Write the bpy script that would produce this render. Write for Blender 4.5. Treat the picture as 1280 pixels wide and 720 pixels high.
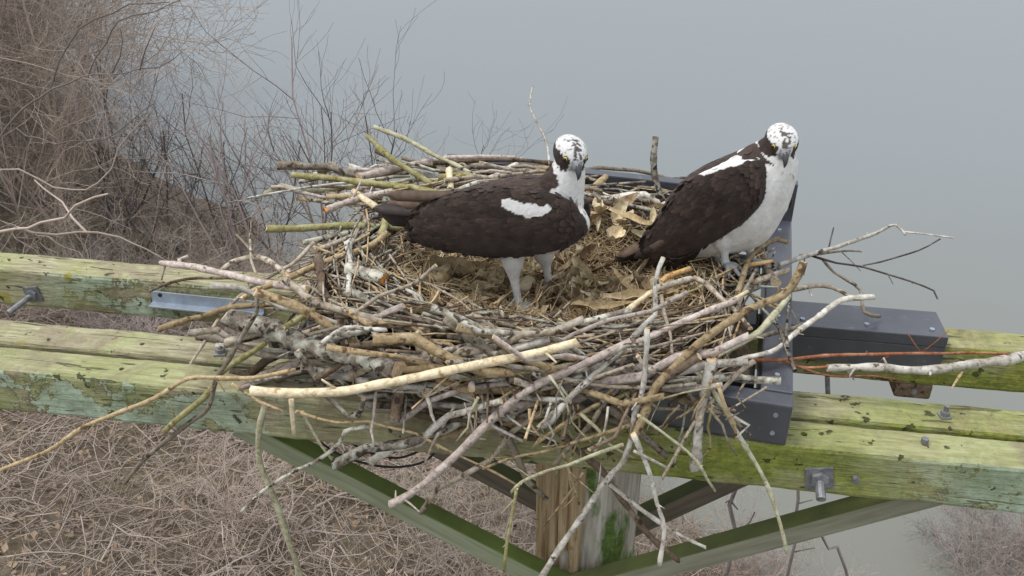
import bpy, bmesh, math, random
import numpy as np
from mathutils import Vector, Matrix, noise
from mathutils.bvhtree import BVHTree

for o in list(bpy.data.objects): bpy.data.objects.remove(o)
SC = bpy.context.scene
COL = SC.collection
V = Vector
rad = math.radians

# ---------------------------------------------------------------- camera
FPX = 1150.0                                   # focal length in photograph pixels (1280 wide)
PITCH, YAW, ROLL = rad(29.9), rad(7.7), rad(0.7)
CAM = V((0.034, -1.52, 1.199))
_f = V((-math.sin(YAW)*math.cos(PITCH), math.cos(YAW)*math.cos(PITCH), -math.sin(PITCH)))
_r0 = V((math.cos(YAW), math.sin(YAW), 0)); _u0 = _r0.cross(_f)
_r = _r0*math.cos(ROLL)+_u0*math.sin(ROLL); _u = -_r0*math.sin(ROLL)+_u0*math.cos(ROLL)
cd = bpy.data.cameras.new('camera'); cam = bpy.data.objects.new('camera', cd); COL.objects.link(cam)
cd.sensor_width = 36; cd.lens = 36*FPX/1280; cd.clip_start = .05; cd.clip_end = 2000
M = Matrix((_r, _u, -_f)).transposed().to_4x4(); M.translation = CAM
cam.matrix_world = M
SC.camera = cam

# ---------------------------------------------------------------- sky, sun, exposure (overcast)
SUN_EL, SUN_AZ = rad(64), rad(255)             # azimuth clockwise from +Y
w = bpy.data.worlds.new('World'); SC.world = w; w.use_nodes = True
nt = w.node_tree; nt.nodes.clear()
sky = nt.nodes.new('ShaderNodeTexSky'); sky.sky_type = 'NISHITA'; sky.sun_disc = False
sky.sun_elevation = SUN_EL; sky.sun_rotation = SUN_AZ; sky.air_density = 1.0; sky.dust_density = 5.0; sky.ozone_density = 1.0
hs = nt.nodes.new('ShaderNodeHueSaturation'); hs.inputs['Saturation'].default_value = .12
mx = nt.nodes.new('ShaderNodeMix'); mx.data_type = 'RGBA'; mx.inputs[0].default_value = .75
mx.inputs[7].default_value = (1, 1, 1, 1)
bg = nt.nodes.new('ShaderNodeBackground'); bg.inputs[1].default_value = .105
ow = nt.nodes.new('ShaderNodeOutputWorld')
tc = nt.nodes.new('ShaderNodeTexCoord'); sx = nt.nodes.new('ShaderNodeSeparateXYZ'); nt.links.new(tc.outputs['Generated'], sx.inputs[0])
mr = nt.nodes.new('ShaderNodeMapRange'); mr.clamp = True; mr.inputs[1].default_value = 0; mr.inputs[2].default_value = 1; mr.inputs[3].default_value = 5.2; mr.inputs[4].default_value = 13.0
nt.links.new(sx.outputs[2], mr.inputs[0])
cl = nt.nodes.new('ShaderNodeVectorMath'); cl.operation = 'SCALE'; cl.inputs[0].default_value = (.93, 1.0, 1.09); nt.links.new(mr.outputs[0], cl.inputs['Scale'])
nt.links.new(cl.outputs[0], mx.inputs[7])                 # the cloud deck of an overcast sky
nt.links.new(sky.outputs[0], hs.inputs['Color']); nt.links.new(hs.outputs[0], mx.inputs[6])
nt.links.new(mx.outputs[2], bg.inputs[0]); nt.links.new(bg.outputs[0], ow.inputs[0])
sl = bpy.data.lights.new('sun', 'SUN'); sl.energy = 1.5; sl.angle = rad(18); sl.color = (1, .97, .92)
so = bpy.data.objects.new('sun', sl); COL.objects.link(so)
sd = V((math.sin(SUN_AZ)*math.cos(SUN_EL), math.cos(SUN_AZ)*math.cos(SUN_EL), math.sin(SUN_EL)))
so.rotation_euler = sd.to_track_quat('Z', 'Y').to_euler()
vs = SC.view_settings; vs.view_transform = 'Standard'; vs.look = 'None'; vs.exposure = .13; vs.gamma = 1
SC.render.resolution_x, SC.render.resolution_y = 1024, 576

# ---------------------------------------------------------------- helpers
def ray(x, y): return _f + _r*((x-640)/FPX) + _u*((360-y)/FPX)
def atY(x, y, Y): d = ray(x, y); return CAM + d*((Y-CAM.y)/d.y)
def atZ(x, y, Z): d = ray(x, y); return CAM + d*((Z-CAM.z)/d.z)

def link(o, parent=None):
    COL.objects.link(o)
    if parent is not None: o.parent = parent
    return o
def tag(o, label=None, cat=None, group=None, kind=None):
    for k, v in (('label', label), ('category', cat), ('group', group), ('kind', kind)):
        if v: o[k] = v
    return o
def thing(name, loc, label, cat, group=None):
    o = bpy.data.objects.new(name, None); o.location = loc; o.empty_display_size = .05
    link(o); return tag(o, label, cat, group)
def local(parent, p):
    return p - parent.location if parent is not None else p
def mesh_np(name, verts, quads=None, tris=None):
    me = bpy.data.meshes.new(name)
    verts = np.asarray(verts, dtype=np.float32)
    parts, tot = [], []
    if quads is not None and len(quads): q = np.asarray(quads, dtype=np.int32); parts.append(q.ravel()); tot.append(np.full(len(q), 4, np.int32))
    if tris is not None and len(tris): t = np.asarray(tris, dtype=np.int32); parts.append(t.ravel()); tot.append(np.full(len(t), 3, np.int32))
    li = np.concatenate(parts); lt = np.concatenate(tot)
    me.vertices.add(len(verts)); me.vertices.foreach_set('co', verts.ravel())
    me.loops.add(len(li)); me.loops.foreach_set('vertex_index', li)
    me.polygons.add(len(lt))
    me.polygons.foreach_set('loop_start', np.concatenate(([0], np.cumsum(lt)[:-1])).astype(np.int32))
    me.update(calc_edges=True); me.validate()
    return me
def smooth(me): me.polygons.foreach_set('use_smooth', [True]*len(me.polygons)); me.update()
def obj(name, me, mat, parent=None, loc=(0, 0, 0), sm=True):
    o = bpy.data.objects.new(name, me)
    if mat is not None and not me.materials: me.materials.append(mat)
    if sm: smooth(me)
    o.location = loc
    return link(o, parent)

def tubes(P, R, sides=3, cap=False):
    """P (n,m,3) centre lines, R (n,m) radii -> verts, quads (numpy)"""
    P = np.asarray(P, float); R = np.asarray(R, float); n, m, _ = P.shape
    T = np.gradient(P, axis=1); T /= np.linalg.norm(T, axis=2, keepdims=True)+1e-12
    t0 = P[:, -1]-P[:, 0]; ref = np.zeros((n, 3)); ax = np.argmin(np.abs(t0), axis=1); ref[np.arange(n), ax] = 1
    A = np.cross(T, ref[:, None, :]); A /= np.linalg.norm(A, axis=2, keepdims=True)+1e-12
    B = np.cross(T, A)
    a = np.arange(sides)*2*np.pi/sides
    W = P[:, :, None, :]+R[:, :, None, None]*(A[:, :, None, :]*np.cos(a)[:, None]+B[:, :, None, :]*np.sin(a)[:, None])
    idx = np.arange(n*m*sides).reshape(n, m, sides); nx = np.roll(idx, -1, axis=2)
    Q = np.stack([idx[:, :-1], nx[:, :-1], nx[:, 1:], idx[:, 1:]], axis=-1).reshape(-1, 4)
    return W.reshape(-1, 3), Q

def loft(rings, close=True):
    """rings: list of lists of Vector, same length -> (verts, faces) closed with caps"""
    k = len(rings[0]); vs_ = [p for r in rings for p in r]; fs = []
    for i in range(len(rings)-1):
        for j in range(k):
            a = i*k+j; b = i*k+(j+1) % k
            fs.append((a, b, b+k, a+k))
    if close:
        fs.append(tuple(range(k-1, -1, -1))); n = (len(rings)-1)*k; fs.append(tuple(range(n, n+k)))
    return vs_, fs
def mesh_pd(name, v, f):
    me = bpy.data.meshes.new(name); me.from_pydata([tuple(p) for p in v], [], f); me.update(); return me
def catmull(pts, step):
    out = []; n = len(pts)
    for i in range(n-1):
        p0 = pts[max(i-1, 0)]; p1 = pts[i]; p2 = pts[i+1]; p3 = pts[min(i+2, n-1)]
        k = max(1, int(round((p2-p1).length/step)))
        for j in range(k):
            t = j/k
            out.append(.5*((2*p1)+(p2-p0)*t+(2*p0-5*p1+4*p2-p3)*t*t+(3*p1-p0-3*p2+p3)*t**3))
    out.append(pts[-1].copy()); return out
def box_bm(bm, sx, sy, sz, mat=Matrix.Identity(4), bev=0):
    r = bmesh.ops.create_cube(bm, size=1, matrix=mat @ Matrix.Diagonal((sx, sy, sz, 1)))
    if bev:
        es = list({e for v in r['verts'] for e in v.link_edges})
        bmesh.ops.bevel(bm, geom=es, offset=bev, segments=2, affect='EDGES', profile=.6)
def cyl_bm(bm, r, h, mat, seg=12, r2=None):
    bmesh.ops.create_cone(bm, cap_ends=True, segments=seg, radius1=r, radius2=r if r2 is None else r2, depth=h, matrix=mat)
def bm_obj(name, bm, mat, parent=None, loc=(0, 0, 0), sm=False):
    me = bpy.data.meshes.new(name); bm.normal_update(); bm.to_mesh(me); bm.free()
    return obj(name, me, mat, parent, loc, sm)
def frame_to(d, up=V((0, 0, 1))):
    """rotation matrix whose X axis is d"""
    x = d.normalized(); y = up.cross(x)
    if y.length < 1e-4: y = V((0, 1, 0)).cross(x)
    y.normalize(); z = x.cross(y)
    return Matrix((x, y, z)).transposed().to_4x4()

# ---------------------------------------------------------------- materials
class NT:
    def __init__(s, name):
        s.m = bpy.data.materials.new(name); s.m.use_nodes = True; s.t = s.m.node_tree
        s.b = s.t.nodes['Principled BSDF']
    def n(s, typ, **kw):
        x = s.t.nodes.new(typ)
        for k, v in kw.items():
            if k.startswith('_'): setattr(x, k[1:], v)
            else: x.inputs[k].default_value = v
        return x
    def l(s, a, b): s.t.links.new(a, b)
    def coord(s, scale=(1, 1, 1), kind='Object'):
        c = s.n('ShaderNodeTexCoord'); m = s.n('ShaderNodeMapping'); m.inputs['Scale'].default_value = scale
        s.l(c.outputs[kind], m.inputs[0]); return m.outputs[0]
    def noise(s, vec, scale, detail=5, rough=.6, dist=0):
        x = s.n('ShaderNodeTexNoise', Scale=scale, Detail=detail, Roughness=rough, Distortion=dist)
        if vec is not None: s.l(vec, x.inputs['Vector'])
        return x.outputs['Fac']
    def ramp(s, fac, lo, hi, a=0., b=1.):
        x = s.n('ShaderNodeMapRange'); x.clamp = True
        x.inputs[1].default_value = lo; x.inputs[2].default_value = hi; x.inputs[3].default_value = a; x.inputs[4].default_value = b
        s.l(fac, x.inputs[0]); return x.outputs[0]
    def math(s, op, a, b=None):
        x = s.n('ShaderNodeMath', _operation=op)
        for i, q in enumerate((a, b)):
            if q is None: continue
            if isinstance(q, (int, float)): x.inputs[i].default_value = q
            else: s.l(q, x.inputs[i])
        return x.outputs[0]
    def mix(s, fac, a, b):
        x = s.n('ShaderNodeMix', _data_type='RGBA')
        for i, q in ((0, fac), (6, a), (7, b)):
            if isinstance(q, (int, float)): x.inputs[i].default_value = q
            elif isinstance(q, tuple): x.inputs[i].default_value = (*q, 1)
            else: s.l(q, x.inputs[i])
        return x.outputs[2]
    def bump(s, h, strength=.4, dist=.002):
        x = s.n('ShaderNodeBump', Strength=strength, Distance=dist); s.l(h, x.inputs['Height']); s.l(x.outputs[0], s.b.inputs['Normal'])
    def out(s, col, rough=.8, spec=.3):
        if isinstance(col, tuple): s.b.inputs['Base Color'].default_value = (*col, 1)
        else: s.l(col, s.b.inputs['Base Color'])
        s.b.inputs['Roughness'].default_value = rough; s.b.inputs['Specular IOR Level'].default_value = spec
        return s.m

def simple(name, c, rough=.8, spec=.3, var=.3, scale=40, bump=.3, rnd=.25, metal=0):
    t = NT(name); v = t.coord()
    n = t.noise(v, scale)
    dark = tuple(x*(1-var) for x in c); lite = tuple(min(1, x*(1+var)) for x in c)
    col = t.mix(t.ramp(n, .3, .7), dark, lite)
    if rnd:
        oi = t.n('ShaderNodeObjectInfo'); k = t.ramp(oi.outputs['Random'], 0, 1, 1-rnd, 1+rnd)
        h = t.n('ShaderNodeHueSaturation'); t.l(k, h.inputs['Value']); t.l(col, h.inputs['Color']); col = h.outputs[0]
    t.bump(n, bump); t.b.inputs['Metallic'].default_value = metal
    return t.out(col, rough, spec)

def bark(name, base, patch, spot, patch_amt=.5, spot_amt=.3, rnd=.22):
    t = NT(name); v = t.coord()
    oi = t.n('ShaderNodeObjectInfo'); sh = t.n('ShaderNodeVectorMath', _operation='ADD'); t.l(v, sh.inputs[0])
    cx = t.n('ShaderNodeCombineXYZ'); rr = t.math('MULTIPLY', oi.outputs['Random'], 37.); t.l(rr, cx.inputs[0]); t.l(cx.outputs[0], sh.inputs[1]); v = sh.outputs[0]
    n1 = t.noise(v, 28, 6, .65); n2 = t.noise(v, 95, 4, .7); n3 = t.noise(v, 55, 3, .55)
    col = t.mix(t.ramp(n2, .3, .72), tuple(c*.5 for c in base), tuple(min(1, c*1.35) for c in base))
    col = t.mix(t.ramp(n1, 1-patch_amt-.06, 1-patch_amt+.08), col, patch)
    col = t.mix(t.ramp(n3, 1-spot_amt-.05, 1-spot_amt+.03), col, spot)
    k = t.ramp(oi.outputs['Random'], 0, 1, 1-rnd, 1+rnd)
    h = t.n('ShaderNodeHueSaturation'); t.l(k, h.inputs['Value']); t.l(col, h.inputs['Color'])
    t.bump(t.math('ADD', n2, n1), .7, .003)
    return t.out(h.outputs[0], .85, .2)

MT = {
 'grey':   bark('grey_bark', (.34, .28, .21), (.50, .44, .365), (.09, .065, .045), .42, .39, .35),
 'pink':   bark('pinkish_grey_bark', (.50, .41, .355), (.64, .56, .50), (.16, .11, .085), .42, .33),
 'tan':    bark('tan_bark', (.40, .295, .165), (.52, .41, .255), (.13, .08, .042), .42, .38, .3),
 'brown':  bark('brown_bark', (.17, .12, .082), (.29, .225, .165), (.055, .038, .026), .42, .38, .35),
 'lichen': bark('lichen_covered_bark', (.22, .18, .14), (.53, .51, .42), (.06, .045, .035), .50, .41, .3),
 'white':  bark('white_lichen_bark', (.46, .41, .345), (.70, .66, .585), (.13, .10, .075), .5, .37, .25),
 'olive':  bark('olive_bark', (.33, .29, .125), (.42, .39, .22), (.14, .10, .04), .45, .33),
 'palegreen': bark('pale_green_bark', (.40, .37, .235), (.51, .49, .345), (.18, .15, .08), .48, .30),
 'pale':   bark('peeled_wood', (.78, .62, .40), (.86, .72, .50), (.42, .27, .13), .5, .315, .06),
 'red':    bark('red_twig_bark', (.32, .12, .06), (.42, .22, .13), (.16, .06, .04), .45, .3),
 'dark':   bark('dark_twig_bark', (.085, .07, .06), (.16, .14, .12), (.04, .03, .03), .45, .33),
 'orange': bark('raw_orange_wood', (.62, .36, .13), (.72, .50, .26), (.35, .14, .05), .5, .33),
}
CUT = simple('cut_wood', (.62, .47, .30), .85, .2, .3, 120, .3)
ROT = simple('rotten_orange_wood', (.46, .20, .06), .9, .2, .6, 90, .8)
STEEL = simple('galvanised_steel', (.42, .47, .54), .45, .5, .18, 25, .1, .1, .55)
RUSTY = simple('dull_bolt_steel', (.25, .25, .26), .6, .4, .4, 60, .4, .1, .5)
BLACKC = simple('black_cable', (.012, .012, .014), .5, .4, .2, 40, .1, 0)

def plastic():
    t = NT('weathered_black_board'); v = t.coord((1, 1, 1)); n = t.noise(v, 9, 6, .6); n2 = t.noise(t.coord((3, 60, 60)), 4, 3)
    col = t.mix(t.ramp(n, .35, .7), (.045, .046, .058), (.075, .077, .094))
    dr = t.noise(t.coord(), 34, 6, .7); col = t.mix(t.ramp(dr, .62, .72, 0, .6), col, (.22, .21, .20))
    t.bump(n2, .35, .0015); m = t.out(col, .33, .75); t.b.inputs['IOR'].default_value = 1.6; return m
BLACK = plastic()

def beam_mat(name, mint0, mint1, moss0, moss1, seed, mint2=50):
    """weathered crossarm: tan grain, mint lichen paint-like crust on the face, moss, yellow specks"""
    t = NT(name); v = t.coord(); sep = t.n('ShaderNodeSeparateXYZ'); t.l(v, sep.inputs[0]); X = sep.outputs[0]
    geo = t.n('ShaderNodeNewGeometry'); sn = t.n('ShaderNodeSeparateXYZ'); t.l(geo.outputs['Normal'], sn.inputs[0])
    front = t.ramp(sn.outputs[1], -.75, -.35, 1, 0)
    vo = t.n('ShaderNodeVectorMath', _operation='ADD'); vo.inputs[1].default_value = (seed, seed*.7, 0); t.l(v, vo.inputs[0]); vv = vo.outputs[0]
    mp = t.n('ShaderNodeMapping'); mp.inputs['Scale'].default_value = (4.5, 36, 36); t.l(vv, mp.inputs[0])
    g = t.noise(mp.outputs[0], 3, 8, .65, .4)
    mp2 = t.n('ShaderNodeMapping'); mp2.inputs['Scale'].default_value = (1, 3, 3); t.l(vv, mp2.inputs[0])
    blot = t.noise(mp2.outputs[0], 6, 6, .62)
    big = t.noise(vv, 2.6, 5, .6)
    fine = t.noise(vv, 60, 5, .7)
    col = t.mix(t.ramp(g, .32, .68), (.22, .18, .105), (.60, .55, .37))
    col = t.mix(t.ramp(big, .38, .66), col, t.mix(t.ramp(g, .3, .7), (.30, .30, .12), (.55, .55, .30)))
    patch = t.noise(vv, 4.6, 6, .68, .8); col = t.mix(t.ramp(patch, .50, .58, 0, .75), col, t.mix(t.ramp(fine, .3, .7), (.25, .20, .13), (.43, .36, .26)))
    patch2 = t.noise(vv, 6.1, 6, .66, .6); col = t.mix(t.ramp(patch2, .55, .62, 0, .7), col, t.mix(t.ramp(fine, .3, .7), (.33, .36, .13), (.58, .58, .33)))
    # pale crust and mint lichen on the face
    mrange = t.math('MULTIPLY', t.ramp(X, mint0-.12, mint0+.12), t.ramp(X, mint1-.12, mint1+.12, 1, 0))
    mrange = t.math('MAXIMUM', mrange, t.ramp(X, mint2-.12, mint2+.12))
    mn = t.math('ADD', t.math('MULTIPLY', t.noise(vv, 9, 6, .62, .5), .72), t.math('MULTIPLY', fine, .28))
    mint = t.math('MULTIPLY', t.math('MULTIPLY', t.ramp(mn, .475, .50), front), mrange)
    rim = t.math('MULTIPLY', t.math('MULTIPLY', t.ramp(t.math('ABSOLUTE', t.math('SUBTRACT', mn, .47)), .006, .016, 1, 0), front), mrange); col = t.mix(t.math('MULTIPLY', rim, .75), col, (.07, .065, .035))
    col = t.mix(t.math('MULTIPLY', mint, .92), col, t.mix(t.ramp(fine, .35, .65), (.36, .46, .33), (.56, .65, .51)))
    # moss
    srange = t.math('MULTIPLY', t.ramp(X, moss0-.15, moss0+.15), t.ramp(X, moss1-.15, moss1+.15, 1, 0))
    moss = t.math('MULTIPLY', t.math('MULTIPLY', t.ramp(blot, .32, .52), t.ramp(front, 0, 1, .45, 1)), srange)
    col = t.mix(t.math('MULTIPLY', moss, .85), col, t.mix(t.ramp(fine, .35, .65), (.15, .185, .02), (.40, .42, .06)))
    # yellow lichen specks, dark pits
    ye = t.ramp(t.noise(vv, 8, 3, .5), .70, .73); col = t.mix(t.math('MULTIPLY', ye, .7), col, (.40, .33, .04))
    pit = t.ramp(t.noise(vv, 26, 5, .6), .64, .67); col = t.mix(t.math('MULTIPLY', pit, .9), col, (.055, .048, .03))
    crack = t.ramp(t.noise(mp.outputs[0], 1.7, 4, .5), .645, .68); col = t.mix(t.math('MULTIPLY', crack, .65), col, (.07, .055, .035))
    dirt = t.ramp(t.noise(vv, 3.7, 7, .7, .6), .52, .70); col = t.mix(t.math('MULTIPLY', dirt, .75), col, t.mix(t.ramp(fine, .3, .7), (.10, .085, .05), (.22, .19, .12)))
    h = t.math('SUBTRACT', t.math('ADD', g, t.math('MULTIPLY', fine, .5)), t.math('ADD', pit, crack))
    t.bump(h, 1.0, .007)
    algae = t.math('MULTIPLY', t.ramp(t.noise(vv, 5.3, 6, .65), .42, .62), t.ramp(sn.outputs[2], -.2, .9, 1, .35)); col = t.mix(t.math('MULTIPLY', algae, .5), col, (.13, .165, .045))
    return t.out(col, .85, .2)

def brace_mat(name, c0, c1, moss):
    t = NT(name); v = t.coord((2, 30, 30)); g = t.noise(v, 3, 7, .6); b = t.noise(t.coord(), 7, 5)
    geo = t.n('ShaderNodeNewGeometry'); sn = t.n('ShaderNodeSeparateXYZ'); t.l(geo.outputs['Normal'], sn.inputs[0])
    up = t.ramp(t.math('ADD', sn.outputs[2], t.math('MULTIPLY', t.math('SUBTRACT', b, .5), .9)), .1, .65)
    col = t.mix(t.ramp(g, .3, .7), c0, c1)
    col = t.mix(t.math('MULTIPLY', up, .9), col, t.mix(t.ramp(b, .35, .65), tuple(x*.6 for x in moss), moss))
    t.bump(g, .5, .002); return t.out(col, .85, .2)

# ---------------------------------------------------------------- setting: water, bank
WZ = -5.0
def shore_x(y): return 1.6-1.22*(y-4.2)+.35*math.sin(y*1.3)+.2*math.sin(y*3.1) if y < 40 else -32
def ground_h(x, y):
    d = shore_x(y)-x                                    # metres inland
    n = noise.noise(V((x*.8, y*.8, 0)))*.12+noise.noise(V((x*2.9, y*2.9, 4)))*.05
    return WZ+max(-.6, min(1.6, d*.16))+n*min(1, max(0, d+.4))
def water():
    t = NT('grey_lake_water'); v = t.coord((1, 1, 1)); n = t.noise(v, 1.6, 5, .55, .3); n2 = t.noise(t.coord((.06, .1, 1)), 1, 4, .55)
    col = t.mix(t.ramp(n2, .35, .65), (.20, .20, .17), (.225, .222, .19))
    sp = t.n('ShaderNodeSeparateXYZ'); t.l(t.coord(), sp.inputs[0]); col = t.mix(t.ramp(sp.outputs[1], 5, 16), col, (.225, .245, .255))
    t.bump(n, .12, .06); m = t.out(col, .14, .5); t.b.inputs['IOR'].default_value = 1.33
    return m
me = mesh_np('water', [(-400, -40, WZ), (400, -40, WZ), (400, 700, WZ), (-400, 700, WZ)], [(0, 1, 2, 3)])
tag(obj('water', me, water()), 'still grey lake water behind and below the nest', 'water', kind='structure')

def ground_mat():
    t = NT('leaf_litter_ground'); v = t.coord(); n = t.noise(v, 14, 8, .7); b = t.noise(v, 1.1, 4)
    col = t.mix(t.ramp(n, .3, .7), (.12, .09, .07), (.30, .235, .18)); col = t.mix(t.ramp(b, .4, .65), col, t.mix(t.ramp(n, .35, .65), (.16, .13, .08), (.30, .25, .16)))
    t.bump(n, 1, .05); return t.out(col, .95, .1)
gx = np.linspace(-34, 6, 150); gy = np.linspace(-3, 42, 150)
gv = [(x, y, ground_h(x, y)) for y in gy for x in gx]
gi = np.arange(150*150).reshape(150, 150)
gq = np.stack([gi[:-1, :-1], gi[:-1, 1:], gi[1:, 1:], gi[1:, :-1]], -1).reshape(-1, 4)
tag(obj('ground', mesh_np('ground', gv, gq), ground_mat()), 'brown leaf-littered lake bank under the thicket', 'ground', kind='structure')

# ---------------------------------------------------------------- vegetation
def twigmat(name, a, b):
    t = NT(name); n = t.noise(t.coord(), 5, 5, .7); oi = t.n('ShaderNodeObjectInfo')
    c = t.mix(t.ramp(n, .3, .7), a, b); h = t.n('ShaderNodeHueSaturation'); t.l(t.ramp(oi.outputs['Random'], 0, 1, .8, 1.2), h.inputs['Value']); t.l(c, h.inputs['Color'])
    return t.out(h.outputs[0], .9, .15)
TW = [twigmat('brown_twigs', (.34, .27, .22), (.54, .44, .37)), twigmat('pale_twigs', (.31, .25, .205), (.50, .42, .35)), twigmat('olive_twigs', (.33, .30, .21), (.50, .465, .34)), twigmat('grey_dark_twigs', (.12, .10, .092), (.23, .20, .18)), twigmat('reddish_twigs', (.36, .29, .27), (.54, .45, .42))]
TWN = ('brown', 'pale grey', 'olive', 'dark grey', 'reddish')

def grow(rng, start, dirv, length, r, levels, nchild, up, wob, out, shrink=.55, lvl=0):
    m = 6; p = np.array(start, float); d = np.array(dirv, float); d /= np.linalg.norm(d); pts = [p.copy()]
    for i in range(m-1):
        d = d+rng.normal(0, wob, 3)+np.array([0, 0, up]); d /= np.linalg.norm(d); p = p+d*length/(m-1); pts.append(p.copy())
    pts = np.array(pts); rr = np.linspace(r, max(r*.45, .0018), m); out[min(lvl, 2)].append((pts, rr))
    if levels <= 0: return
    for c in range(nchild[lvl]):
        t = rng.uniform(.18, .98)*(m-1); i = min(int(t), m-2); q = pts[i]+(pts[i+1]-pts[i])*(t-i)
        tg = pts[i+1]-pts[i]; tg /= np.linalg.norm(tg); s = rng.normal(0, 1, 3); s -= tg*(s@tg); s /= np.linalg.norm(s)+1e-9
        a = rng.uniform(.45, 1.05); nd = tg*math.cos(a)+s*math.sin(a)
        grow(rng, q, nd, length*shrink*rng.uniform(.6, 1.15), max(rr[i]*.55, .002), levels-1, nchild, up*.8, wob, out, shrink, lvl+1)
def shrub_meshes(seed, stems, height, r, levels, nchild, up=.05, wob=.16, spread=.5, shrink=.55):
    rng = np.random.default_rng(seed); out = [[], [], []]
    for s in range(stems):
        a = rng.uniform(0, 6.28); sp = rng.uniform(.1, spread)
        grow(rng, (rng.normal(0, .08), rng.normal(0, .08), 0), (math.cos(a)*sp, math.sin(a)*sp, 1), height*rng.uniform(.7, 1.1), r*rng.uniform(.6, 1.1), levels, nchild, up, wob, out, shrink)
    res = []
    for k, sides in ((0, 6), (1, 4), (2, 3)):
        if not out[k]: continue
        vv, qq = tubes(np.array([a for a, b in out[k]]), np.array([b for a, b in out[k]]), sides); res.append((vv, qq))
    trunk = mesh_np('trunk', *res[0])
    vv = np.concatenate([res[1][0], res[2][0]]) if len(res) > 2 else res[1][0]
    qq = np.concatenate([res[1][1], res[2][1]+len(res[1][0])]) if len(res) > 2 else res[1][1]
    crown = mesh_np('crown', vv, qq)
    for m_ in (trunk, crown): smooth(m_)
    return trunk, crown
RN = random.Random(5)
THK = [shrub_meshes(11+i, 6, 3.6, .019, 3, (12, 7, 5), .06, .17, .7) for i in range(3)]       # dense thicket
LOW = [shrub_meshes(31+i, 8, 1.5, .014, 3, (8, 6, 3), .02, .22, 1.2) for i in range(3)]          # low brush
SAP = [shrub_meshes(51+i, 3, 3.0, .020, 2, (8, 5, 0), .09, .14, .5, .5) for i in range(4)]      # open saplings, dark
def plant(tm, x, y, s, rz, mats, name, label, cat, group, tilt=0, z=None):
    t = thing(name, (x, y, (ground_h(x, y) if z is None else z)-.03), label, cat, group)
    t.rotation_euler = (tilt*math.cos(rz), tilt*math.sin(rz), rz); t.scale = (s, s, s)
    for nm, me_ in zip(('trunk', 'crown'), tm):
        o = bpy.data.objects.new(nm, me_); o.parent = t; COL.objects.link(o)
        if not me_.materials: me_.materials.append(mats)
        o.material_slots[0].link = 'OBJECT'; o.material_slots[0].material = mats
    return t
# tall thicket along the bank on the far left
for i in range(34):
    y = 3.6+RN.random()**.8*17; x = -.63*(y+1.5)-RN.uniform(.9, 4.5)
    q = RN.choice((0, 0, 0, 2, 4, 4))
    plant(RN.choice(THK), x, y, RN.uniform(.95, 1.45), RN.uniform(0, 6.28), TW[q], 'thicket_shrub', f'tall tangled {TWN[q]} leafless shrub in the thicket on the bank', 'shrub', f'{TWN[q]} shrubs of the bank thicket')
for i in range(30):
    y = RN.uniform(3.4, 8.5); x = shore_x(y)-RN.uniform(.1, 5.5)
    q = RN.choice((0, 0, 1, 2, 4))
    plant(RN.choice(LOW), x, y, RN.uniform(.45, .85), RN.uniform(0, 6.28), TW[q], 'low_brush', f'low tangled {TWN[q]} brush on the bank below the crossarms', 'brush', f'low {TWN[q]} brush below the crossarms')
for i, (px, py, s) in enumerate([(170, 335, .9), (230, 330, .8), (300, 345, .8), (265, 335, .95), (345, 340, .75), (140, 330, .9), (420, 320, 1.1), (455, 330, 1.0), (560, 330, .8), (330, 390, .95), (200, 380, .9), (390, 350, .95), (500, 340, .8)]):
    p = atZ(px, py, WZ+.15); q = 3 if i % 3 else 4
    plant(SAP[i % 4], p.x, p.y, s, RN.uniform(0, 6.28), TW[q], 'bare_sapling', f'slender {TWN[q]} leafless sapling rising against the grey water', 'sapling', f'{TWN[q]} saplings at the water edge')
for i, (px, py, s) in enumerate([(1200, 735, .55), (1255, 720, .6), (1290, 700, .6), (1225, 700, .45), (930, 745, .5), (970, 740, .45), (890, 735, .4)]):
    p = atZ(px, py, WZ); q = (4, 0, 4, 3, 0)[i % 5]
    plant(LOW[i % 3], p.x, p.y, s, RN.uniform(0, 6.28), TW[q], 'drowned_brush', f'small dead {TWN[q]} brush standing in the shallow water', 'brush', f'dead {TWN[q]} brush in the shallows', z=WZ-.12)
# single stems one can follow: a leaning limb from the bank and thin dark stems behind the right brace
def stem_tree(name, label, mat, limbs):
    """limbs: (points (px, py, Y) or Vector, r0, r1); the first is the trunk and runs down to the ground"""
    root = None
    for i, (pts, r0, r1) in enumerate(limbs):
        P = catmull([q if isinstance(q, Vector) else atY(*q) for q in pts], .12)
        if root is None:
            root = thing(name, P[0].copy(), label, 'sapling')
        n = len(P); jit = [P[j]+V((noise.noise(P[j]*6), noise.noise(P[j]*6+V((9, 0, 0))), noise.noise(P[j]*6+V((0, 9, 0)))))*.035 for j in range(n)]
        jit[0] = P[0]
        vv, qq = tubes([[tuple(q-root.location) for q in jit]], [list(np.linspace(r0, r1, n))], 6)
        obj('trunk' if i == 0 else 'branch', mesh_np('limb', vv, qq), mat, root)
def foot(px, py, Y, dx=0): q = atY(px, py, Y); x = q.x+dx; return V((x, Y, ground_h(x, Y)-.1))
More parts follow.
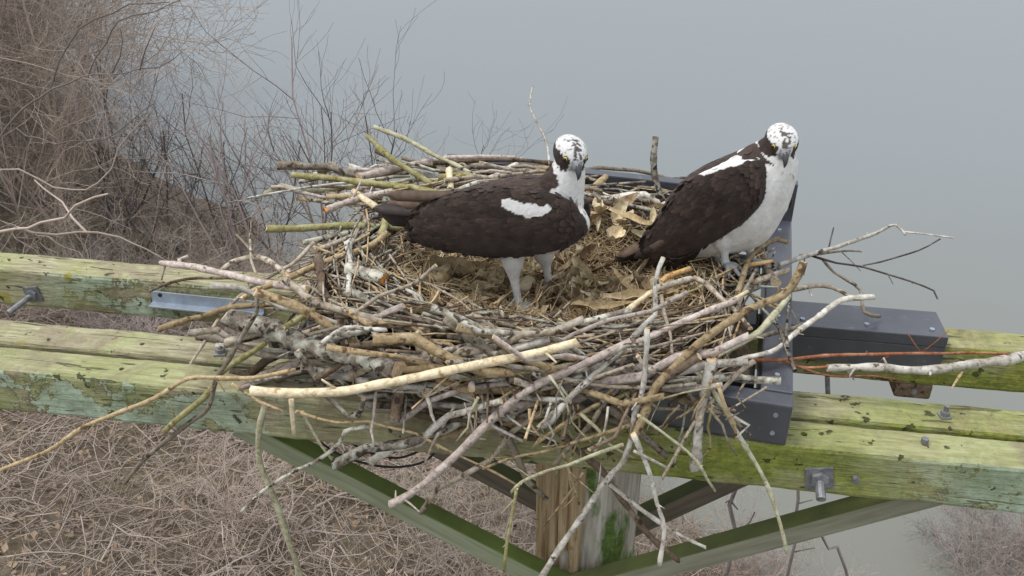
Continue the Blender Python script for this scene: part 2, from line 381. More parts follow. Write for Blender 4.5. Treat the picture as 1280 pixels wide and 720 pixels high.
stem_tree('leaning_tree', 'leaning leafless tree with a long bare limb reaching over the rear crossarm', TW[0], [
  ([foot(-260, 400, 3.0), (-230, 420, 3.0), (-150, 345, 3.0), (-60, 302, 3.0), (0, 288, 3.0), (55, 278, 3.0), (95, 260, 3.0), (136, 240, 3.0)], .025, .006),
  ([(20, 284, 3.0), (70, 296, 3.05), (120, 290, 3.1), (150, 294, 3.1), (185, 312, 3.1), (215, 330, 3.1)], .010, .004),
  ([(-60, 302, 3.0), (-20, 240, 3.2), (0, 215, 3.3), (50, 222, 3.4), (110, 240, 3.4), (160, 170, 3.5), (185, 145, 3.5)], .008, .003),
  ([(110, 292, 3.1), (75, 250, 3.2), (40, 225, 3.3)], .008, .004)])
stem_tree('leaning_tree', 'slender dark leafless tree arching over the water above the thicket', TW[3], [
  ([foot(-120, 500, 4.6), (-60, 330, 4.6), (-5, 180, 4.6), (50, 120, 4.6), (120, 92, 4.6), (175, 88, 4.6), (228, 68, 4.6)], .018, .003),
  ([(60, 116, 4.6), (85, 60, 4.7), (120, 25, 4.8), (160, 8, 4.8), (215, 4, 4.8)], .008, .003),
  ([(110, 95, 4.6), (130, 55, 4.6), (150, 25, 4.6), (190, 12, 4.6), (235, -8, 4.6)], .007, .003),
  ([(175, 88, 4.6), (182, 60, 4.6), (195, 35, 4.6)], .006, .003),
  ([(140, 91, 4.6), (150, 70, 4.6), (152, 40, 4.6)], .006, .003),
  ([(20, 160, 4.6), (70, 178, 4.5), (130, 172, 4.5), (165, 150, 4.5), (192, 128, 4.5)], .006, .003)])
for (lb, limbs) in [('dark thin stem with stubby side twigs behind the grey brace beside the pole', [([foot(900, 900, 2.2), (902, 760, 2.2), (912, 700, 2.2), (918, 660, 2.2), (912, 632, 2.2), (920, 608, 2.2)], .012, .011), ([(915, 628, 2.2), (926, 634, 2.2)], .006, .004), ([(914, 624, 2.2), (905, 630, 2.2)], .006, .004), ([(916, 670, 2.2), (940, 655, 2.2), (945, 638, 2.2)], .006, .004)]),
                    ('dark thin stem rising past the bolted end of the grey brace', [([foot(985, 900, 2.2), (986, 720, 2.2), (990, 670, 2.2), (995, 620, 2.2), (1000, 600, 2.2)], .010, .008), ([(992, 690, 2.2), (1012, 684, 2.2)], .004, .003), ([(996, 630, 2.2), (1012, 622, 2.2)], .004, .003)]),
                    ('short slanting dark stem below the grey brace over the water', [([foot(1075, 760, 2.4, .3), (1056, 716, 2.4), (1035, 685, 2.4), (1022, 660, 2.4)], .009, .008)])]:
    stem_tree('dark_stem', lb, TW[3], limbs)
# fallen twigs lying all over the bank
rng = np.random.default_rng(3)
def strands(n, place, lmin, lmax, rmin, rmax, m=4, curl=.25, flat=.25):
    P = np.zeros((n, m, 3)); R = np.zeros((n, m))
    for i in range(n):
        c = np.array(place()); a = rng.uniform(0, 6.283); d = np.array([math.cos(a), math.sin(a), rng.normal(0, flat)]); d /= np.linalg.norm(d)
        L = rng.uniform(lmin, lmax); p = c-d*L/2; P[i, 0] = p
        for j in range(1, m):
            d = d+rng.normal(0, curl, 3)*np.array([1, 1, .6]); d /= np.linalg.norm(d); p = p+d*L/(m-1); P[i, j] = p
        r = rmin+(rmax-rmin)*rng.random()**2.2; R[i] = np.linspace(r, r*.5, m)
    return P, R
def bank_pt():
    while True:
        y = 1.9+rng.random()**1.2*8.5; x = shore_x(y)-rng.uniform(-.25, 8.0)
        return (x, y, ground_h(x, y)+abs(rng.normal(0, .10)))
for nm, n, mt, lab in (('fallen_twigs', 9500, TW[0], 'brown fallen twigs littering the bank'), ('bleached_twigs', 3600, TW[1], 'pale bleached twigs scattered over the bank')):
    P, R = strands(n, bank_pt, .12, .75, .0026, .0095)
    tag(obj(nm, mesh_np(nm, *tubes(P, R, 3)), mt), lab, 'twigs', kind='stuff')
# dead leaves between the twigs
n_ = 9000; lv = np.zeros((n_, 6, 3)); lq = []
for i in range(n_):
    x, y, z = bank_pt(); a = rng.uniform(0, 6.283); L = rng.uniform(.03, .075); W = L*rng.uniform(.4, .7); d = np.array([math.cos(a), math.sin(a), rng.normal(0, .35)]); e = np.array([-math.sin(a), math.cos(a), rng.normal(0, .35)]); c = np.array([x, y, z-.01]); up2 = np.array([0, 0, rng.uniform(.1, .4)*W])
    lv[i] = [c-d*L/2, c-d*L*.1+e*W/2+up2, c-d*L*.1, c-d*L*.1-e*W/2+up2, c+d*L/2+up2*.6, c]
lf = np.array([[0, 3, 2], [0, 2, 1], [3, 4, 2], [2, 4, 1]])
tag(obj('dead_leaves', mesh_np('dead_leaves', lv.reshape(-1, 3), None, (np.arange(n_)[:, None, None]*6+lf[None]).reshape(-1, 3)), twigmat('dead_leaf_brown', (.17, .115, .075), (.40, .30, .21))), 'brown dead leaves strewn over the bank among the twigs', 'leaves', kind='stuff')
# larger fallen branches on the bank
for i in range(30):
    y = RN.uniform(2.6, 6.2); x = shore_x(y)-RN.uniform(.8, 5.0); a = RN.uniform(0, 3.14); L = RN.uniform(.7, 1.7); q = RN.choice((1, 1, 0, 4))
    pts = []
    for j in range(7):
        u = j/6-.5; xx = x+math.cos(a)*L*u+.08*math.sin(j*1.1+i); yy = y+math.sin(a)*L*u+.08*math.cos(j*1.7+i); pts.append(V((xx, yy, ground_h(xx, yy)+.10+.06*noise.noise(V((j, i, 0))))))
    fbt = thing('fallen_branch', pts[0], f'fallen {TWN[q]} branch lying on the littered bank', 'branch', f'fallen {TWN[q]} branches on the bank')
    P = catmull(pts, .06); r = RN.uniform(.007, .018)
    vv, qq = tubes([[tuple(p-pts[0]) for p in P]], [list(np.linspace(r, r*.4, len(P)))], 6); obj('limb', mesh_np('limb', vv, qq), TW[q], fbt)
    for k_ in range(4):
        p = P[int(len(P)*RN.uniform(.2, .9))]; d = V((RN.gauss(0, 1), RN.gauss(0, 1), abs(RN.gauss(0, .4)))).normalized()*RN.uniform(.15, .4); m_ = p+d*.5+V((0, 0, .03))
        vv, qq = tubes([[tuple(p-pts[0]), tuple(m_-pts[0]), tuple(p+d-pts[0])]], [[r*.5, r*.4, r*.2]], 5); obj('side_twig', mesh_np('side_twig', vv, qq), TW[q], fbt)
# ---------------------------------------------------------------- timber crossarms, pole, braces
BW, BH = .092, .118
def timber(name, x0, x1, y0, z1, w_, h_, mat, parent, seed, holes=()):
    n = 150; rings = []; c = .010
    sec = []
    for (sx, sz) in ((-1, -1), (1, -1), (1, 1), (-1, 1)):
        cx_, cz_ = sx*(w_/2-c), sz*(h_/2-c); a0 = math.atan2(sz, sx)-math.pi/4
        for q in range(3): a = a0+q*math.pi/4; sec.append((cx_+c*math.cos(a), cz_+c*math.sin(a)))
    o0 = V(((x0+x1)/2, y0+w_/2, z1-h_/2))
    for i in range(n+1):
        x = x0+(x1-x0)*i/n; r = []
        for (sy, sz) in sec:
            nz = noise.noise(V((x*9, sy*30+seed, sz*30)))*.0016+noise.noise(V((x*35, sy*60, sz*60+seed)))*.0012
            r.append(V((x-o0.x, sy*(1+nz/(w_/2)), sz*(1+nz/(h_/2)))))
        rings.append(r)
    me_ = mesh_pd(name, *loft(rings)); o = obj(name, me_, mat, parent, o0-parent.location, False)
    if holes:
        bm = bmesh.new(); CR = random.Random(seed*7)
        for q in range(9):      # drying cracks along the grain
            cxp = x0+(x1-x0)*(q+.5+CR.uniform(-.3, .3))/9; Lc = CR.uniform(.10, .30); wc = CR.uniform(.0018, .0042); top = q % 2
            m_ = Matrix.Translation((cxp-o0.x, CR.uniform(-.02, .03) if top else -w_/2, h_/2 if top else CR.uniform(-.035, .03))) @ Matrix.Rotation(CR.gauss(0, .02), 4, 'Z' if top else 'Y')
            dp = .022; r_ = bmesh.ops.create_cone(bm, cap_ends=True, segments=8, radius1=.5, radius2=.5, depth=1, matrix=m_ @ (Matrix.Diagonal((Lc, wc, dp, 1)) if top else Matrix.Diagonal((Lc, dp, wc, 1)) @ Matrix.Rotation(math.pi/2, 4, 'X')))
        for (p, ax, r) in holes:
            m_ = Matrix.Translation(p-o0) @ (Matrix.Rotation(math.pi/2, 4, 'X') if ax == 'y' else Matrix.Identity(4))
            cyl_bm(bm, r, .05, m_, 12)
        tmp = bpy.data.meshes.new('cut'); bm.to_mesh(tmp); bm.free(); c_ = bpy.data.objects.new('cut', tmp); COL.objects.link(c_); c_.location = o0
        sv = o.parent; o.parent = None; o.location = o0
        md = o.modifiers.new('b', 'BOOLEAN'); md.object = c_; md.operation = 'DIFFERENCE'; md.solver = 'EXACT'
        bpy.context.view_layer.update(); dg = bpy.context.evaluated_depsgraph_get()
        nm = bpy.data.meshes.new_from_object(o.evaluated_get(dg)); o.modifiers.clear(); o.data = nm; nm.name = name
        o.parent = sv; o.location = o0-sv.location
        bpy.data.objects.remove(c_)
    return o
def beam(name, y0, x0, x1, label, mat, seed, holes=()):
    t = thing(name, ((x0+x1)/2, y0+BW/2, -BH), label, 'crossarm'); timber('timber', x0, x1, y0, 0, BW, BH, mat, t, seed, holes); return t
def bolt(parent, p, axis, sq=.0, r=.006, ln=.03, tilt=None):
    """square washer + nut + rod standing out of a face; axis is the outward direction"""
    Mx = Matrix.Translation(p-parent.location) @ axis.to_track_quat('Z', 'Y').to_matrix().to_4x4()
    if sq:
        bm = bmesh.new(); box_bm(bm, sq, sq, .006, Mx @ Matrix.Rotation(.2, 4, 'Z') @ Matrix.Translation((0, 0, .002)), .0012); bm_obj('washer', bm, RUSTY, parent)
    bm = bmesh.new(); cyl_bm(bm, r*1.9, .011, Mx @ Matrix.Translation((0, 0, .009)), 6); bm_obj('nut', bm, RUSTY, parent)
    d = tilt or axis; M2 = Matrix.Translation(p-parent.location) @ d.to_track_quat('Z', 'Y').to_matrix().to_4x4()
    bm = bmesh.new(); cyl_bm(bm, r, ln, M2 @ Matrix.Translation((0, 0, ln/2)), 10); bm_obj('bolt', bm, RUSTY, parent)

fb = beam('crossarm', 0, -1.75, 1.75, 'front mossy timber crossarm flush with the platform edge, mint lichen on its face', beam_mat('front_beam_wood', -1.6, -.72, .02, .62, 3.1, .68), 1,
          [(atZ(152, 461, 0), 'z', .006), (atZ(1005, 543, 0), 'z', .007), (atZ(1184, 559, 0), 'z', .006), (atY(242, 492, 0), 'y', .005)])
mb = beam('crossarm', BW+.018, -1.75, 1.75, 'middle timber crossarm pressed against the back of the front one', beam_mat('middle_beam_wood', 5, 6, .5, 1.2, 8.4), 2, [(atZ(178, 430, 0), 'z', .006)])
bb = beam('crossarm', .434, -1.9, 1.9, 'rear timber crossarm with a galvanised strap and lichen on its face', beam_mat('rear_beam_wood', -1.45, -1.0, .6, 1.7, 14.7), 3, [(atZ(27, 322, 0), 'z', .006), (atZ(50, 328, 0), 'z', .005)])
# mint crust also on the far right of the front face is part of the same crossarm material: a second range
t_ = bpy.data.materials['front_beam_wood']
bolt(bb, atY(42, 367, .434), V((0, -1, 0)), .045, .008, .085, V((-.35, -1, -.22)).normalized())
bolt(fb, atY(1024, 597, 0), V((0, -1, 0)), .056, .010, .05, V((0, -1, -.35)).normalized())
bolt(mb, atZ(1180, 521, 0), V((0, 0, 1)), .022, .005, .028)
bolt(mb, atZ(276, 442, 0), V((0, 0, 1)), .026, .006, .03)
bolt(fb, atZ(1155, 555, 0), V((0, 0, 1)), 0, .004, .006)
bolt(fb, atY(1069, 596, 0), V((0, -1, 0)), 0, .004, .006)
# galvanised strap on the rear crossarm
a = atY(190, 370, .43); b = atY(330, 384, .43)
st = thing('steel_strap', (a+b)/2, 'galvanised steel strap with a hole, bolted to the rear crossarm', 'strap')
bm = bmesh.new(); box_bm(bm, (b-a).length, .005, .032, frame_to(b-a), .001); bm_obj('strap_plate', bm, STEEL, st)
bm = bmesh.new(); box_bm(bm, (b-a).length, .03, .005, frame_to(b-a) @ Matrix.Translation((0, -.012, -.0175)), .001); bm_obj('strap_lip', bm, STEEL, st)
bm = bmesh.new(); cyl_bm(bm, .0055, .003, Matrix.Translation(atY(200, 369, .427)-st.location) @ Matrix.Rotation(math.pi/2, 4, 'X'), 12); bm_obj('strap_hole', bm, BLACKC, st)

# pole
def pole_mat():
    t = NT('weathered_pole_wood'); v = t.coord((22, 22, 1.6)); g = t.noise(v, 2.2, 7, .6, .3); b = t.noise(t.coord(), 9, 5, .6); f = t.noise(t.coord(), 70, 4, .7)
    col = t.mix(t.ramp(g, .30, .66), (.22, .19, .145), (.60, .56, .48))
    col = t.mix(t.ramp(t.noise(t.coord((9, 9, 2.2)), 1.6, 5, .6), .50, .58), col, t.mix(t.ramp(f, .3, .7), (.05, .09, .02), (.16, .23, .06)))
    t.bump(g, .8, .006); return t.out(col, .85, .2)
PX, PY, PR = 0.0, .311, .121
up_ = thing('utility_pole', (PX, PY, ground_h(PX, PY)), 'upright weathered grey utility pole carrying the crossarms', 'pole')
rings = []
for i in range(70):
    z = -.022+(-.022-(-5.4))*(-i/69.); r = []
    for j in range(40):
        a = j*math.pi/20; rr = PR*(1+.05*noise.noise(V((math.cos(a)*3.5, math.sin(a)*3.5, z*.7+3)))+.03*abs(noise.noise(V((math.cos(a)*9, math.sin(a)*9, z*.25+8))))+.012*noise.noise(V((math.cos(a)*5, math.sin(a)*5, z*1.2)))+.02*noise.noise(V((math.cos(a)*14, math.sin(a)*14, z*.5))))+.004*max(0, -z)
        r.append(V((rr*math.cos(a), rr*math.sin(a), z-up_.location.z)))
    rings.append(r)
obj('pole_shaft', mesh_pd('pole_shaft', *loft(rings)), pole_mat(), up_)
def split_mat():
    t = NT('split_heartwood'); v = t.coord((45, 45, 2.5)); g = t.noise(v, 2, 7, .65, .5); b = t.noise(t.coord(), 12, 3)
    col = t.mix(t.ramp(g, .3, .7), (.24, .155, .08), (.60, .46, .28)); col = t.mix(t.ramp(b, .64, .70), col, (.26, .11, .045))
    t.bump(g, 1, .006); return t.out(col, .85, .2)
SPL = split_mat()
for j, (ang, zb, wd, out_) in enumerate([(198, -.80, .040, .010), (214, -.62, .036, .016), (229, -.86, .040, .014), (243, -.56, .030, .020), (256, -.90, .038, .010), (222, -.45, .022, .028), (206, -.52, .020, .024)]):
    rings = []; a0 = rad(ang)
    for i in range(16):
        t = i/15; z = -.05+(zb+.05)*t; rr = PR+out_*.5-.5*out_*t; wv = wd*(1-.35*t+.18*noise.noise(V((t*6, j*2.3, 0)))); c = V((rr*math.cos(a0), rr*math.sin(a0), z-up_.location.z))
        tg = V((-math.sin(a0), math.cos(a0), 0)); nr2 = V((math.cos(a0), math.sin(a0), 0)); r = []
        for q in range(10):
            qa = q*math.pi/5; fl = 1+.28*noise.noise(V((q*2.1, j*5., t*1.5)))
            r.append(c+tg*(math.cos(qa)*wv*.62*fl)+nr2*(math.sin(qa)*(.016+out_*.5)*fl)+V((0, 0, (-.035*noise.noise(V((q*3.3, j, 9))) if i == 15 else 0))))
        rings.append(r)
    obj('splinter', mesh_pd('splinter', *loft(rings)), SPL, up_, sm=False)
# braces
def brace(p0, p1, hgt, thk, mat, label):
    c = (p0+p1)/2; t = thing('crossarm_brace', c, label, 'brace')
    bm = bmesh.new(); L = (p1-p0).length; box_bm(bm, L, thk, hgt, Matrix.Identity(4), .004); o = bm_obj('brace_timber', bm, mat, t)
    o.matrix_local = frame_to(p1-p0)
    bm = bmesh.new(); cyl_bm(bm, .011, thk+.03, Matrix.Rotation(math.pi/2, 4, 'X'), 8); o = bm_obj('bolt', bm, RUSTY, t); o.location = (p1-p0)*.44
    return t
brace(atY(300, 527, .105), atY(735, 748, .15), .052, .05, brace_mat('green_brace_wood', (.22, .24, .14), (.38, .40, .27), (.15, .21, .04)), 'green mossy diagonal brace from the front crossarms to the pole, left of it')
brace(atY(1180, 609, .105), atY(690, 742, .145), .050, .05, brace_mat('grey_brace_wood', (.21, .20, .14), (.36, .35, .26), (.19, .22, .07)), 'grey diagonal brace from the front crossarms to the pole, right of it')
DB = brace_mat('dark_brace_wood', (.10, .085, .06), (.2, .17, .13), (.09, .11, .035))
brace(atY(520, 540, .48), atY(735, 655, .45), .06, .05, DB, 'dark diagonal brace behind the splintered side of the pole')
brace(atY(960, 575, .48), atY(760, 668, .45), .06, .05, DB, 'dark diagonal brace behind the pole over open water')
# cable loop and hanging twig scraps under the platform
def cable(pts, r, nm, mat, label, cat):
    P = catmull([atY(*q) for q in pts], .012); c = sum(P, V())/len(P)
    vv, qq = tubes(np.array([[p-c for p in P]]), np.full((1, len(P)), r), 7)
    return tag(obj(nm, mesh_np(nm, vv, qq), mat, None, c), label, cat)
cable([(395, 548, .02), (420, 566, .02), (455, 579, .03), (495, 584, .05), (530, 577, .06), (548, 560, .07), (560, 545, .08), (540, 556, .1), (500, 572, .1), (462, 566, .1), (425, 545, .1)], .0028, 'black_cable', BLACKC, 'thin black cable looped under the front crossarm', 'cable')
# small block hanging under the rear crossarm
a = atY(1118, 480, .45); b = atY(1164, 484, .45)
sb = thing('wooden_block', V(((a.x+b.x)/2, .47, -BH-.04)), 'small dark wooden block under the rear crossarm beside the lichen branch', 'block')
bm = bmesh.new(); box_bm(bm, b.x-a.x, .07, .045, Matrix.Translation((0, 0, .0205)), .008); bm_obj('block_wood', bm, MT['brown'], sb)
bm = bmesh.new(); cyl_bm(bm, .007, .006, Matrix.Translation((0, -.037, .02)) @ Matrix.Rotation(math.pi/2, 4, 'X'), 6); bm_obj('bolt', bm, RUSTY, sb)
cable([(1034, 470, .36), (1035, 497, .36)], .006, 'steel_rod', RUSTY, 'short grey steel rod hanging between middle and rear crossarm', 'rod')

# ---------------------------------------------------------------- platform
pt = thing('nest_platform', (0, .43, 0), 'black board platform frame under the stick nest', 'platform')
F0, F1 = V((.390, -.004, 0)), V((.490, .87, 0)); e1 = (F1-F0).normalized(); e0 = V((-e1.y, e1.x, 0))    # e0: leftwards
Lw = 1.06
def board(nm, p0, p1, w_, h_, z0):
    c = (p0+p1)/2; bm = bmesh.new(); box_bm(bm, (p1-p0).length, w_, h_, Matrix.Identity(4), .004)
    o = bm_obj(nm, bm, BLACK, pt); o.matrix_local = Matrix.Translation(V((c.x, c.y, z0+h_/2))-pt.location) @ frame_to(p1-p0)
board('front_board', F0-e0*.0+e1*.022, F0+e0*Lw+e1*.022, .044, .098, .002)
board('side_board', F0+e0*.032+e1*.0445, F1+e0*.032, .064, .100, .002)
board('side_board', F0+e0*(Lw-.032)+e1*.0445, F1+e0*(Lw-.032), .064, .100, .002)
board('back_board', F1-e1*.018+e0*.0645, F1+e0*(Lw-.0645)-e1*.018, .036, .186, .002)
board('corner_post', F1+e0*.0+e1*.002, F1+e0*.064+e1*.002, .03, .21, .002)
for k_ in range(3): board('floor_slat', F0+e0*.07+e1*(.2+.25*k_), F0+e0*(Lw-.07)+e1*(.2+.25*k_), .09, .03, .003)
for q in (.10, .34, .58, .80):
    p = F0+e0*.032+e1*q; bm = bmesh.new(); cyl_bm(bm, .0055, .004, Matrix.Translation(V((p.x, p.y, .1035))-pt.location), 8); bm_obj('screw', bm, STEEL, pt)
for q, z in ((.03, .03), (.03, .075), (.30, .05)):
    p = F0+e0*q-e1*.0005; bm = bmesh.new(); cyl_bm(bm, .005, .004, Matrix.Translation(V((p.x, p.y, z))-pt.location) @ Matrix.Rotation(math.pi/2, 4, 'X'), 8); bm_obj('screw', bm, STEEL, pt)
# black sleeve over the rear crossarm
s0, s1 = .445, .808
sv = thing('beam_sleeve', ((s0+s1)/2, .48, 0), 'black sleeve capping the rear crossarm beside the platform', 'sleeve')
bm = bmesh.new(); box_bm(bm, s1-s0, .118, .03, Matrix.Translation((0, .0, .018)), .003); bm_obj('sleeve_top', bm, BLACK, sv)
for q in (-.15, 0, .15):
    bm = bmesh.new(); cyl_bm(bm, .006, .004, Matrix.Translation((q, -.03, .0345)), 8); bm_obj('screw', bm, STEEL, sv)
bm = bmesh.new(); box_bm(bm, s1-s0-.001, .010, .065, Matrix.Translation((0, -.0535, -.030)), .002); bm_obj('sleeve_side', bm, BLACK, sv)
bm = bmesh.new(); box_bm(bm, s1-s0-.001, .010, .065, Matrix.Translation((0, .0535, -.030)), .002); bm_obj('sleeve_side', bm, BLACK, sv)

# ---------------------------------------------------------------- nest
NC = V((-.13, .40, 0)); NRX, NRY = .60, .50
def rho(x, y): return (abs((x-NC.x)/NRX)**2.6+abs((y-NC.y)/NRY)**2.6)**(1/2.6)
def sq(a): return 1/(abs(math.cos(a))**2.6+abs(math.sin(a))**2.6)**(1/2.6)
HP = [(0, .102), (.35, .107), (.5, .127), (.62, .16), (.74, .188), (.84, .185), (.92, .14), (1.0, .05), (1.08, 0), (9, 0)]
def nest_h(x, y):
    r = rho(x, y)
    for (a, ha), (b, hb) in zip(HP, HP[1:]):
        if r <= b: t = (r-a)/(b-a); return ha+(hb-ha)*t
    return 0
nest = thing('osprey_nest', (NC.x, NC.y, .1), 'large messy stick nest lined with dry grass on the black platform', 'nest')
NL = nest.location.copy()
gv = []; na, nr = 72, 26
for i in range(nr):
    r = i/(nr-1)*1.0
    for j in range(na):
        a = j*2*math.pi/na; x = NC.x+NRX*r*sq(a)*math.cos(a); y = NC.y+NRY*r*sq(a)*math.sin(a)
        x = min(x, .31); y = max(y, .055+.02*noise.noise(V((x*9, r*9, 3)))); x = max(x, -.64)
        gv.append(V((x, y, nest_h(x, y)-.028+.012*noise.noise(V((x*18, y*18, 0)))))-NL)
fs = []
for i in range(nr-1):
    for j in range(na): fs.append((i*na+j, (i+1)*na+j, (i+1)*na+(j+1) % na, i*na+(j+1) % na))
o = obj('gap_shade_core', mesh_pd('gap_shade_core', gv, fs), simple('gap_shade_brown', (.075, .055, .038), .95, .1, .6, 60, 1, 0), nest); tag(o, kind='stuff')  # solid core blocks see-through; its dark brown paints the shade between sticks

SR = random.Random(21)
def stick(P, w0, w1, mat, parent, nm='stick', knobby=.10, endmat=None, sides=7, step=.022, stubs=True):
    """tube along world points P, radii w0..w1, with knots and cut ends"""
    pts = catmull(P, step); n = len(pts); c = (P[0]+P[-1])/2; tot = 0; cum = [0]
    for a, b in zip(pts, pts[1:]): tot += (b-a).length; cum.append(tot)
    sd_ = SR.random()*99; rings = []; ref = None
    for i, p in enumerate(pts):
        t = (pts[min(i+1, n-1)]-pts[max(i-1, 0)]).normalized()
        if ref is None: ref = t.orthogonal().normalized()
        ref = (ref-t*ref.dot(t)).normalized(); b = t.cross(ref); u = cum[i]/max(tot, 1e-6)
        r = (w0+(w1-w0)*u)*(1+knobby*2.2*noise.noise(V((cum[i]*28, sd_, 0)))+knobby*1.6*max(0, noise.noise(V((cum[i]*14, sd_, 7)))))
        q = p+V((noise.noise(V((cum[i]*9, sd_, 1))), noise.noise(V((cum[i]*9, sd_, 2))), noise.noise(V((cum[i]*9, sd_, 3)))))*min(.004, tot*.014)
        rings.append([q-c+(ref*math.cos(k*2*math.pi/sides)+b*math.sin(k*2*math.pi/sides))*r*(1+knobby*.9*noise.noise(V((cum[i]*40, k*1.7, sd_)))) for k in range(sides)])
    # rough broken ends
    for e, sgn in ((0, -1), (-1, 1)):
        t = (pts[1]-pts[0]).normalized() if e == 0 else (pts[-1]-pts[-2]).normalized()
        rr = w0 if e == 0 else w1
        rings[e] = [q+t*sgn*rr*SR.uniform(-.1, .9) for q in rings[e]]
    v_, f_ = loft(rings); nmain = len(f_)
    if stubs and tot > .12:
        for k_ in range(SR.choice((0, 1, 1, 2, 3)) if tot < .5 else SR.choice((2, 3, 4, 5))):
            i = SR.randrange(1, n-1); t = (pts[i+1]-pts[i-1]).normalized(); s_ = V((SR.gauss(0, 1), SR.gauss(0, 1), SR.gauss(0, 1))); s_ = (s_-t*s_.dot(t)).normalized(); r = w0+(w1-w0)*cum[i]/tot
            d = (t*SR.choice((-.8, .8))+s_).normalized(); ln = r*SR.uniform(2.0, 3.2) if SR.random() < .65 else SR.uniform(.03, .07); b0_ = pts[i]-c; rb = max(.0014, r*SR.uniform(.28, .5)); u_ = d.orthogonal().normalized(); w_ = d.cross(u_)
            rg = [[b0_+d*(ln*q)+s_*(.15*ln*q*q)+(u_*math.cos(h*math.pi/2.5)+w_*math.sin(h*math.pi/2.5))*rb*(1-.45*q) for h in range(5)] for q in (0, .5, 1)]
            v2, f2 = loft(rg); off = len(v_); v_ += v2; f_ += [tuple(q+off for q in f) for f in f2]
    me_ = mesh_pd(nm, v_, f_); me_.materials.append(mat); me_.materials.append(endmat or CUT)
    smooth(me_)
    for q in (nmain-1, nmain-2): me_.polygons[q].material_index = 1; me_.polygons[q].use_smooth = False
    return obj(nm, me_, None, parent, c-(NL if parent is nest else V()), False)

